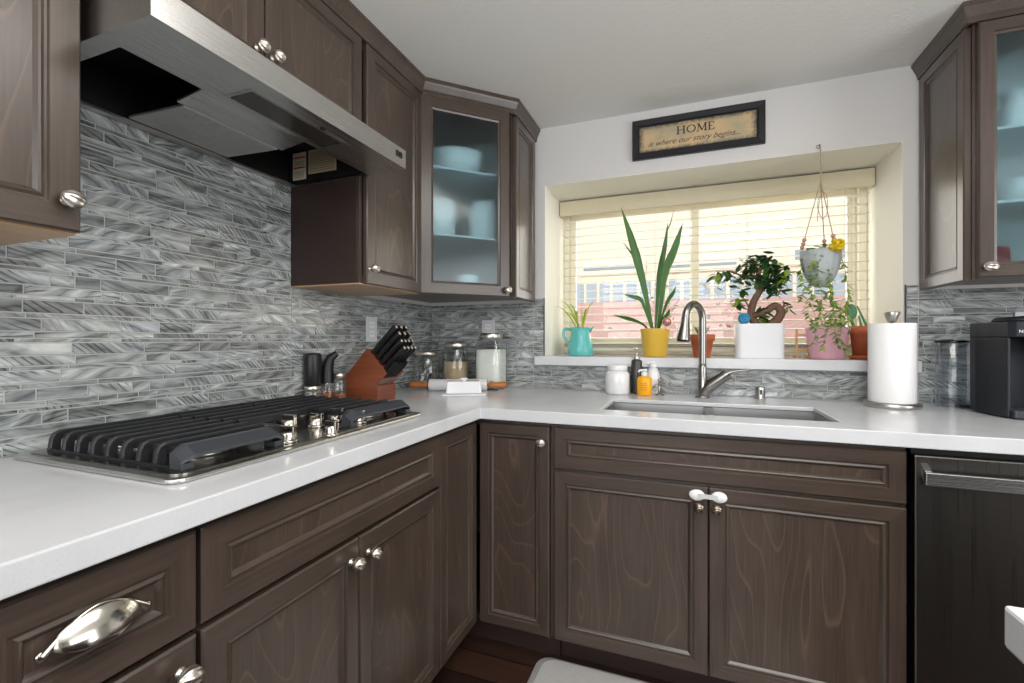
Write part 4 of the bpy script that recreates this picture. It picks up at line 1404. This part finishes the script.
text_mesh('brand_lettering', 'NESPRESSO', .014, PLAST, cm, (-.070, -.0725, .272), rot=(PI / 2, 0, 0), spacing=1.05)
wt = G()
wt.lathe([(.001, .002), (.046, .002), (.048, .006), (.048, .238), (.047, .239)], (-.112, .215, 0), 40)
tank = wt.build('water_tank', TANKG, cm)
G().lathe([(.049, .2395), (.050, .241), (.050, .248), (.001, .249)], (-.112, .215, 0), 40).build('tank_lid', BLACKG, tank)
g = G(); g.box(-.11, -.03, .165, .20, .004, .014); g.build('tank_arm', BLACK, cm)

# floor mat
mt = thing('floor_mat', 'light grey cushioned floor mat in front of the sink cabinet', 'mat', (0, 0, 0))
g = G(); zt_ = .018
x0, x1, y0_, y1_ = .855, 1.75, -1.30, -.652
def mring(i, z): return [(x + 0, y, z) for (x, y) in rrect(x0 + i, x1 - i, y0_ + i, y1_ - i, .05, 5)]
Rr = [mring(0, .001), mring(0.004, .005), mring(.028, zt_)]
n = len(Rr[0]); vs = sum(Rr, []); fs = []
for i in range(2):
    for k in range(n): fs.append((i * n + k, i * n + (k + 1) % n, (i + 1) * n + (k + 1) % n, (i + 1) * n + k))
fs.append(tuple(2 * n + k for k in range(n)))
g.add(vs, fs)
g.build('mat_body', pm('mat_grey', rgb(176, 174, 172), .75, bump=(60, .5, .003), vary=(40, .06)), mt)

# ------------------------------------------------------------------ things on the window sill
SZ = WZ0 + .0025
def at_s(u, y, v=355):
    p = at(u, v, y=y); return Vector((p.x, y, SZ))
GREEN = pm('leaf_green', rgb(58, 104, 34), .4, vary=(12, .3), sss=.0)
GREEND = pm('leaf_dark_green', rgb(44, 82, 40), .35, vary=(30, .35))
GREENL = pm('leaf_light_green', rgb(140, 164, 62), .45, vary=(30, .3))
LEAFY = pm('leaf_variegated', rgb(112, 140, 78), .5, vary=(60, .45))

# turquoise pitcher with spider-like plant
px = .115
ps = at(580.5, 355, y=px)
pc = thing('turquoise_pitcher', 'turquoise ceramic pitcher used as a planter at the left of the sill', 'pitcher', (ps.x, px, SZ))
TURQ = pm('turquoise_glaze', rgb(96, 190, 186), .3, coat=.3)
g = G()
sc = .146 / .146
g.lathe([(.001, 0), (.066, 0), (.068, .004), (.064, .05), (.052, .095), (.048, .120), (.054, .148), (.051, .148), (.046, .122), (.001, .121)], n=36)
g.build('body', TURQ, pc)
g = G(); g.tube(smooth_path([(-.050, 0, .136), (-.084, 0, .140), (-.092, 0, .112), (-.080, 0, .085), (-.060, 0, .068)], 6), .0075, 10); g.build('handle', TURQ, pc)
g = G(); g.add([(.046, -.016, .140), (.046, .016, .140), (.072, 0, .152), (.048, 0, .120)], [(0, 2, 3), (2, 1, 3)], 0, True); g.build('spout', TURQ, pc, solid=.004)
sp = thing('grassy_plant', 'small yellow-green arching plant in the turquoise pitcher', 'plant', (ps.x, px, SZ + .1225))
g = G()
for (tu, tv, wid, m_) in ((550, 306, .012, 0), (558, 300, .013, 0), (568, 304, .012, 1), (576, 312, .012, 1), (595, 301, .010, 0), (588, 309, .012, 1), (562, 314, .011, 0), (581, 309, .010, 0)):
    tip = at(tu, tv, y=px - random.uniform(.0, .05)) - sp.location
    root = Vector((random.uniform(-.015, .015), random.uniform(-.015, .015), 0))
    pts = [root.lerp(tip, t) + Vector((0, 0, 1)) * .045 * math.sin(PI * t) for t in [i / 7 for i in range(8)]]
    g.blade(pts, [wid * k for k in (.5, .9, 1, 1, .9, .7, .4, .05)], (0.6, .8, 0), m_)
g.build('leaves', [pm('leaf_yellow_green', rgb(176, 190, 70), .45, vary=(20, .25)), GREENL], sp)

# yellow pot and snake plant
yy = .075
p0 = at(655, 355, y=yy)
yp = thing('yellow_pot', 'yellow ceramic pot in the middle of the sill', 'pot', (p0.x, yy, SZ))
G().lathe([(.001, 0), (.051, 0), (.053, .004), (.070, .130), (.072, .136), (.067, .137), (.062, .122), (.001, .120)], n=44, wob=lambda a, z: 1 + .012 * math.cos(18 * a) * (1 if .01 < z < .125 else 0)).build('body', pm('yellow_glaze', rgb(226, 184, 70), .4), yp)
sn = thing('tall_strap_leaf_plant', 'tall plant with long dark green strap leaves in the yellow pot', 'plant', (p0.x, yy, SZ + .1215))
g = G()
def strap(tip_uv, mid_uv, wmax, dy=0, root_dx=0, mat=0, dead=False):
    tip = at(*tip_uv, y=yy + dy) - sn.location
    mid = at(*mid_uv, y=yy + dy * .6) - sn.location
    root = Vector((root_dx, 0, 0))
    pts = smooth_path([root, root.lerp(mid, .5) + Vector((0, 0, .01)), mid, mid.lerp(tip, .5) + Vector((.004, 0, 0)), tip], 5)
    n = len(pts)
    ws = [wmax * (.34 + .66 * min(1, (i / (n - 1)) / .6) ** 1.3) * (1 + .05 * math.sin(i * 2.1)) * (1 if i / (n - 1) < .62 else max(.03, 1 - ((i / (n - 1) - .62) / .38) ** 1.7)) for i in range(n)]
    g.blade(pts, ws, (1, .25 + root_dx * 8, 0), mat, fold=.35)
strap((621, 207), (641, 275), .040, -.02, -.010)
strap((668, 222), (659, 275), .026, .02, .0)
strap((674, 209), (665, 238), .006, .02, .004)
strap((683, 222), (665, 272), .040, .0, .012)
strap((613, 315), (634, 320), .020, -.05, -.02)
strap((623, 294), (641, 300), .022, -.03, -.012)
strap((676, 286), (668, 300), .020, -.02, .012)
strap((670, 308), (664, 318), .020, -.03, .015)
strap((622, 241), (636, 262), .010, .01, -.004)
g.build('leaves', GREEN, sn)
gb = thing('glass_ball_pick', 'iridescent pink glass ball on a pick in the yellow pot', 'ornament', (at(667, 325, y=yy - .055).x, yy - .055, SZ + .137))
g = G(); g.lathe([(.0018, -.016), (.0018, .012)], n=8); g.build('pick', NICKEL, gb)
g = G(); g.lathe([(.022 * math.cos(a) + .0001, .032 + .022 * math.sin(a)) for a in [-PI / 2 + PI * i / 14 for i in range(15)]], n=24); g.build('ball', pm('iridescent_glass', rgb(200, 150, 140), .08, .5), gb)

# small terracotta pot behind the faucet
yy2 = .10
p0 = at(702, 355, y=yy2)
tp = thing('small_terracotta_pot', 'small terracotta pot behind the faucet spout', 'pot', (p0.x, yy2, SZ))
TPROF = [(.001, 0), (.036, 0), (.037, .003), (.050, .078), (.056, .079), (.059, .108), (.054, .108), (.050, .095), (.001, .093)]
G().lathe(TPROF, n=32).build('body', TERRA, tp)
o = thing('small_succulent', 'little grassy grey-green plant in the terracotta pot behind the faucet', 'plant', (p0.x, yy2, SZ + .094))
g = G()
for k in range(16):
    a = random.uniform(0, 2 * PI); el = random.uniform(.8, 1.9)
    g.leaf((.012 * math.cos(a), .012 * math.sin(a), 0), (math.cos(a), math.sin(a), el * 1.6), (-math.sin(a), math.cos(a), 0), random.uniform(.05, .085), .009, .15)
g.build('leaves', pm('grey_green', rgb(140, 158, 116), .6, vary=(40, .3)), o)

# bonsai planter
yb_ = .085
pA, pB = at(735.5, 355, y=yb_ - .05), at(786, 355, y=yb_ - .05)
cxx = (pA.x + pB.x) / 2; wB = pB.x - pA.x
bp_ = thing('white_planter', 'rounded white rectangular planter on the sill', 'planter', (cxx, yb_, SZ))
g = G()
out_ = rrect(-wB / 2, wB / 2, -.055, .055, .03, 6); inn = rrect(-wB / 2 + .008, wB / 2 - .008, -.047, .047, .024, 6)
n = len(out_); hB = .155
vs = [(x * .97, y * .97, 0) for x, y in out_] + [(x, y, hB) for x, y in out_] + [(x, y, hB) for x, y in inn] + [(x, y, hB - .02) for x, y in inn]
fs = [tuple(range(n))[::-1]]
for i in range(3):
    for k in range(n): fs.append((i * n + k, i * n + (k + 1) % n, (i + 1) * n + (k + 1) % n, (i + 1) * n + k))
fs.append(tuple(3 * n + k for k in range(n)))
g.add(vs, fs); g.build('body', pm('matte_white_pot', rgb(232, 233, 236), .45), bp_)
G().prism([(x * .98, y * .98) for x, y in inn], 'z', hB - .0195, hB - .008).build('soil', SOIL, bp_)
bn = thing('bonsai_tree', 'small ficus bonsai with curling trunk in the white planter', 'plant', (cxx, yb_, SZ + hB - .008))
BARK = pm('bark', rgb(112, 86, 68), .8, vary=(25, .35), bump=(90, .8, .004))
def bpnt(u, v, dy=0): return at(u, v, y=yb_ + dy) - bn.location
g = G()
def limb(pts, r):
    P = smooth_path(pts, 5); n = len(P)
    g.tube(P, [r[0] + (r[1] - r[0]) * (i / (n - 1)) for i in range(n)], 12)
limb([bpnt(757, 326), bpnt(751, 315), bpnt(754, 301), bpnt(761, 288), bpnt(758, 276), bpnt(762, 266)], (.019, .009))
limb([bpnt(753, 316, -.01), bpnt(766, 311, -.01), bpnt(775, 306, -.01), bpnt(781, 312, -.01), bpnt(777, 320, -.005), bpnt(769, 326)], (.014, .021))
limb([bpnt(752, 311), bpnt(747, 304), bpnt(743, 297)], (.005, .002))
limb([bpnt(782, 310), bpnt(784, 305), bpnt(783, 301)], (.005, .003)); limb([bpnt(783, 307), bpnt(788, 305)], (.003, .002))
limb([bpnt(758, 277), bpnt(744, 276), bpnt(730, 272), bpnt(720, 274)], (.006, .002))
limb([bpnt(762, 268), bpnt(772, 272), bpnt(780, 278)], (.007, .003))
limb([bpnt(760, 270), bpnt(752, 264), bpnt(762, 258)], (.006, .003))
g.build('trunk', BARK, bn)
g = G(); rr_ = random.Random(5)
cl = [(752, 262, 9, 14), (765, 259, 9, 14), (774, 266, 10, 16), (781, 276, 9, 14), (768, 277, 12, 18), (750, 276, 9, 12), (742, 280, 6, 7), (728, 273, 5, 8), (717, 274, 4, 8), (771, 288, 9, 10), (782, 288, 7, 9),
      (759, 284, 8, 8), (742, 290, 5, 7), (738, 300, 5, 8), (762, 316, 6, 10), (765, 309, 5, 6), (789, 306, 3, 4), (762, 266, 12, 16), (746, 268, 6, 8), (775, 283, 8, 10), (786, 270, 5, 6)]
for (u, v, r, cnt) in cl:
    for k in range(int(cnt * 1.5)):
        dy = rr_.uniform(-.05, .05)
        p = bpnt(u + max(-r, min(r, rr_.gauss(0, r * .5))), v + max(-r * .8, min(r * .8, rr_.gauss(0, r * .42))), dy)
        a = rr_.uniform(0, 2 * PI)
        dd_ = Vector((math.cos(a), math.sin(a) * .5, rr_.uniform(-.9, .35)))
        g.leaf(p, dd_, Vector((-math.sin(a), math.cos(a), rr_.uniform(-.5, .5))), rr_.uniform(.034, .048), rr_.uniform(.021, .028), .15, mat=0 if rr_.random() < .8 else 1, seg=4)
g.build('leaves', [GREEND, GREENL], bn)
g = G(); bc = at(744, 319, y=yb_ - .03)
rb = .0245
for k in range(16):
    ax = Vector((rr_.gauss(0, 1), rr_.gauss(0, 1), rr_.gauss(0, 1))).normalized(); o1 = ax.orthogonal().normalized(); o2 = ax.cross(o1)
    g.tube([(o1 * math.cos(t) + o2 * math.sin(t)) * rb * rr_.uniform(.93, 1.0) for t in [2 * PI * i / 18 for i in range(19)]], .0022, 5, cap=False)
g.lathe([(rb * .86 * math.cos(a) + .0001, rb * .86 * math.sin(a)) for a in [-PI / 2 + PI * i / 10 for i in range(11)]], n=18)
tag(g.build('wicker_ball', pm('blue_wicker', rgb(56, 150, 190), .6, vary=(60, .2)), loc=(bc.x, bc.y, SZ + hB + rb * .98)), 'small blue woven ball on the left rim of the white planter', 'ball')

# wooden stand / easel bits
o = thing('wooden_stand', 'small pale wooden frame stand between white planter and pink pot', 'stand', (at(802, 355, y=.12).x, .12, SZ))
g = G()
for xx in (-.026, .022): g.box(xx, xx + .008, -.01, .0, 0, .13)
g.box(-.026, .030, -.012, -.002, .030, .038); g.box(-.026, .030, -.012, -.002, .100, .108); g.box(-.024, -.018, 0, .05, 0, .012); g.box(.02, .026, 0, .05, 0, .012)
g.build('frame', pm('pale_pine', rgb(196, 152, 98), .6, vary=(30, .15)), o)

# pink pot
yk = .085
p0 = at(827, 355, y=yk)
pk = thing('pink_pot', 'pink fluted pot under the hanging planter', 'pot', (p0.x, yk, SZ))
G().lathe([(.001, 0), (.060, 0), (.063, .004), (.082, .128), (.084, .136), (.079, .136), (.074, .118), (.001, .116)], n=60, wob=lambda a, z: 1 + .035 * abs(math.sin(7 * a + 9 * z)) * (1 if .004 < z < .13 else .3)).build('body', pm('pink_glaze', rgb(232, 178, 192), .45, vary=(10, .08)), pk)
G().lathe([(.001, 0), (.073, 0), (.001, .004)], (0, 0, .1165), n=30).build('soil', SOIL, pk)
vp = thing('pink_pot_plant', 'leafy green trailing plant growing in the pink pot', 'plant', (p0.x, yk, SZ + .1205))
g = G(); st = G()
for k in range(26):
    a = rr_.uniform(0, 2 * PI); R0 = rr_.uniform(.0, .055)
    root = Vector((R0 * math.cos(a), R0 * math.sin(a), 0)); up = rr_.uniform(.02, .13)
    tip = root + Vector((math.cos(a) * .035, math.sin(a) * .02, up))
    st.tube([root, root.lerp(tip, .5) + Vector((0, 0, .01)), tip], .0012, 5)
    for t in (.4, .7, 1):
        q = root.lerp(tip, t); b2 = rr_.uniform(0, 2 * PI)
        g.leaf(q, (math.cos(b2), math.sin(b2) * .6, rr_.uniform(-.3, .5)), (-math.sin(b2), math.cos(b2), .3), rr_.uniform(.022, .034), .014, .2, seg=4, mat=0 if rr_.random() < .7 else 1)
g.build('leaves', [LEAFY, GREENL], vp); st.build('stems', GREENL, vp)

# terracotta pot right, with saucer and cactus-like shoots
yt = .075
p0 = at(865, 355, y=yt)
tr = thing('terracotta_pot', 'larger terracotta pot on a saucer at the right of the sill', 'pot', (p0.x, yt, SZ))
G().lathe([(.001, .0), (.050, .0), (.064, .016), (.061, .017), (.048, .006), (.001, .006)], n=36).build('saucer', TERRA, tr)
G().lathe([(.001, .0065), (.042, .0065), (.052, .108), (.057, .109), (.060, .140), (.055, .140), (.052, .126), (.001, .124)], n=36).build('body', TERRA, tr)
o = thing('cactus_sprouts', 'upright green cactus sprouts in the right terracotta pot', 'plant', (p0.x, yt, SZ + .125))
g = G()
c1 = at(851, 312, y=yt) - o.location
g.lathe([(.022 * math.cos(a) + .0001, .034 * math.sin(a)) for a in [-PI / 2 + PI * i / 10 for i in range(11)]], c1, 18, sx=1, sy=.35)
g.tube([(-.035, 0, 0), c1 + Vector((0, 0, -.03))], .006, 8)
t2 = at(857, 306, y=yt) - o.location; g.tube([(.012, 0, 0), t2], [.006, .003], 8)
g.tube([(-.010, 0, 0), (-.022, .0, .06)], [.006, .003], 8)
g.build('stems', pm('cactus_green', rgb(88, 132, 92), .5, vary=(50, .25)), o)

# hanging planter
yh = -.085
hk = at(821, 148, y=.03)
bowlc = at(821, 252, y=yh + .04)
hp_ = thing('hanging_planter', 'grey ribbed bowl planter hanging on a knotted cord in the window', 'hanging planter', (bowlc.x, yh + .05, 0))
cyh = yh + .05
zr = at(821, 251, y=cyh).z; rB = (at(842, 251, y=cyh).x - at(801, 251, y=cyh).x) / 2; zb2 = at(821, 288, y=cyh).z
hb = zr - zb2
pr2 = [(.001, 0)] + [(rB * math.sin(PI / 2 * t) ** .8, hb * (1 - math.cos(PI / 2 * t)) ** .9) for t in [.1 + .9 * i / 10 for i in range(11)]]
pr2 += [(rB - .006, hb), (rB - .010, hb - .012), (.001, hb - .014)]
G().lathe(pr2, (0, 0, zb2), 60, wob=lambda a, z: 1 + .03 * abs(math.cos(8 * a))).build('bowl', pm('grey_stoneware', rgb(172, 178, 180), .6, vary=(14, .2)), hp_)
ROPE = pm('jute_cord', rgb(168, 148, 124), .85)
g = G()
top = Vector((0, 0, 1.962)); knot = Vector((.003, 0, at(821, 205, y=cyh).z))
g.tube([top, Vector((.002, 0, 1.93)), Vector((.001, 0, knot.z + .05))], .0030, 7)
hkm = G(); hkm.tube([(0, -cyh - .0005, 1.980), (0, .006, 1.980), (0, -.004, 1.972), (0, -.002, 1.962), (0, .006, 1.962)], .0022, 8); hkm.lathe([(.008, 0), (.008, .003), (.001, .004)], (0, -cyh - .0003, 1.980), 14, M=Matrix.Rotation(PI / 2, 4, 'X')); hkm.build('wall_hook', CHROME, hp_)
for k in range(3):
    a = 2 * PI * k / 3 + PI * 1.02
    rim = Vector((rB * .97 * math.cos(a), rB * .97 * math.sin(a), zr))
    g.tube([Vector((.001, 0, knot.z + .10)), rim], .0019, 6)
# loops of the knot
g.tube(smooth_path([knot + Vector((0, -.004, .06)), knot + Vector((.018, -.006, .03)), knot + Vector((.020, -.006, -.03)), knot + Vector((.004, -.006, -.06)), knot + Vector((-.012, -.006, -.02)), knot + Vector((-.012, -.006, .02)), knot + Vector((.002, -.004, .04))], 6), .0014, 6)
g.tube(smooth_path([knot + Vector((0, -.004, .05)), knot + Vector((-.010, -.008, 0)), knot + Vector((-.016, -.008, -.07))], 5), .0014, 6)
g.build('cord', ROPE, hp_)
BEAD = pm('wood_bead', rgb(186, 146, 116), .6)
for k in range(3):
    a = 2 * PI * k / 3 + PI * 1.02
    g = G()
    for q in range(3):
        t = .06 + q * .055
        rim = Vector((rB * .97 * math.cos(a), rB * .97 * math.sin(a), zr)); p = rim.lerp(Vector((.001, 0, knot.z + .10)), t)
        g.lathe([(.0085 * math.cos(b) + .0001, .0085 * math.sin(b)) for b in [-PI / 2 + PI * i / 8 for i in range(9)]], p, 14)
    g.build('beads', BEAD, hp_)
vn = thing('trailing_vine', 'variegated vine trailing from the hanging planter down to the pink pot', 'plant', (bowlc.x, cyh, zr))
g = G(); st = G()
def vpt(u, v, dy=0): return at(u, v, y=cyh + dy) - vn.location
vines = [[(812, 252), (803, 262), (801, 275), (805, 290), (800, 300)], [(820, 253), (817, 262), (819, 280), (822, 300), (818, 325), (812, 345)], [(826, 253), (828, 270), (831, 290), (834, 308), (828, 330), (822, 350)],
         [(815, 253), (812, 268), (812, 290), (808, 310), (812, 326)], [(836, 253), (843, 262), (846, 275), (848, 295), (846, 312), (850, 330)], [(822, 290), (830, 300), (840, 310), (842, 325), (838, 345)],
         [(814, 295), (822, 308), (832, 318), (836, 335), (846, 350)]]
for vi, V in enumerate(vines):
    P = smooth_path([vpt(u, v, -(rB * (.75 if vi in (1, 2, 3) else .3)) + rr_.uniform(-.01, .01)) for u, v in V], 6)
    st.tube(P, .0010, 5)
    for p in P:
        for q in range(2):
            b2 = rr_.uniform(0, 2 * PI)
            g.leaf(p, (math.cos(b2), math.sin(b2) * .5, rr_.uniform(-.8, .2)), (-math.sin(b2), math.cos(b2), .3), rr_.uniform(.018, .030), rr_.uniform(.009, .014), .2, seg=4, mat=0 if rr_.random() < .65 else 1)
for k in range(26):
    a = rr_.uniform(0, 2 * PI); R0 = rr_.uniform(0, rB * .8); b2 = rr_.uniform(0, 2 * PI)
    g.leaf((R0 * math.cos(a), R0 * math.sin(a), rr_.uniform(-.008, .02)), (math.cos(b2), math.sin(b2), rr_.uniform(0, .8)), (-math.sin(b2), math.cos(b2), .3), .026, .013, .2, seg=4, mat=k % 2)
g.build('leaves', [LEAFY, GREENL], vn); st.build('stems', GREENL, vn)
g = G(); fl = at(837, 245, y=cyh - .075)
for k in range(90):
    dv = Vector((rr_.gauss(0, 1), rr_.gauss(0, 1), rr_.gauss(0, 1))).normalized()
    g.leaf(dv * .010, dv, dv.orthogonal(), .020, .013, .0, seg=3)
g.lathe([(.019 * math.cos(b) + .0001, .019 * math.sin(b)) for b in [-PI / 2 + PI * i / 8 for i in range(9)]], n=12)
tag(g.build('yellow_pompom_flower', pm('yellow_petals', rgb(232, 206, 40), .6), loc=(fl.x, fl.y, fl.z)), 'round yellow pompom flower at the right rim of the hanging planter', 'flower')

# ------------------------------------------------------------------ outside the window
struct(G().box(-8, 12, T + .01, 16, -.3, -.1).build('ground_outside', pm('patio_ground', rgb(190, 180, 165), .9)))
nh = thing('neighbor_house', 'pale cream neighboring house wall with roof seen through the blind', 'house', (0, 5.2, -.1))
g = G(); g.box(-4, 9, 0, .3, 0, 5.1)
g.build('wall', pm('cream_stucco', rgb(240, 226, 204), .9, bump=(40, .3, .01)), nh)
g = G()
for (a, b2, z_0, z_1) in ((-.3, .75, 2.32, 2.52), (1.0, 2.1, 2.30, 2.48), (2.7, 3.6, 2.32, 2.6)):
    wn2 = G().box(a, b2, -.03, -.002, z_0, z_1).build('window_frame', FR, nh)
    G().box(a + .07, b2 - .07, -.035, -.031, z_0 + .07, z_1 - .07).build('pane', pm('outside_pane', rgb(150, 160, 170), .15), wn2)
G().prism([(-.05, 5.0), (.4, 5.2), (.4, 5.3), (-.05, 5.1)], 'x', -4.3, 9.3).build('roof', pm('roof_tiles', rgb(150, 120, 105), .9), nh)
fn = thing('garden_fence', 'reddish wall with bluish picket top outside the window', 'fence', (0, 3.3, -.1))
G().box(-3, 7, 0, .1, 0, 1.72).build('red_wall', pm('red_block', rgb(204, 162, 156), .9, vary=(3, .15)), fn)
g = G()
for k in range(62): g.box(-3 + k * .16, -3 + k * .16 + .12, .02, .05, 1.72, 1.95)
g.build('pickets', pm('blue_grey_board', rgb(168, 178, 192), .8), fn)
def shrub(u, y, label):
    p = at(u, 345, y=y)
    o = thing('garden_shrub', label, 'shrub', (p.x, y, -.1))
    g = G(); r3 = random.Random(int(u))
    for k in range(420):
        d3 = Vector((r3.gauss(0, .22), r3.gauss(0, .14), r3.gauss(1.05, .28)))
        a = r3.uniform(0, 6.28)
        g.leaf(d3, (math.cos(a), math.sin(a), r3.uniform(-.3, .8)), (-math.sin(a), math.cos(a), 0), .07, .035, .1, seg=3)
    g.build('leaves', pm('pale_foliage', rgb(170, 176, 160), .8, vary=(8, .3)), o)
    G().tube([(0, 0, 0), (0.02, 0, 1.2)], [.03, .015], 8).build('stem', BARK, o)
shrub(655, 2.6, 'pale leafy shrub outside behind the middle of the blind')
shrub(745, 1.9, 'pale leafy shrub outside behind the bonsai')
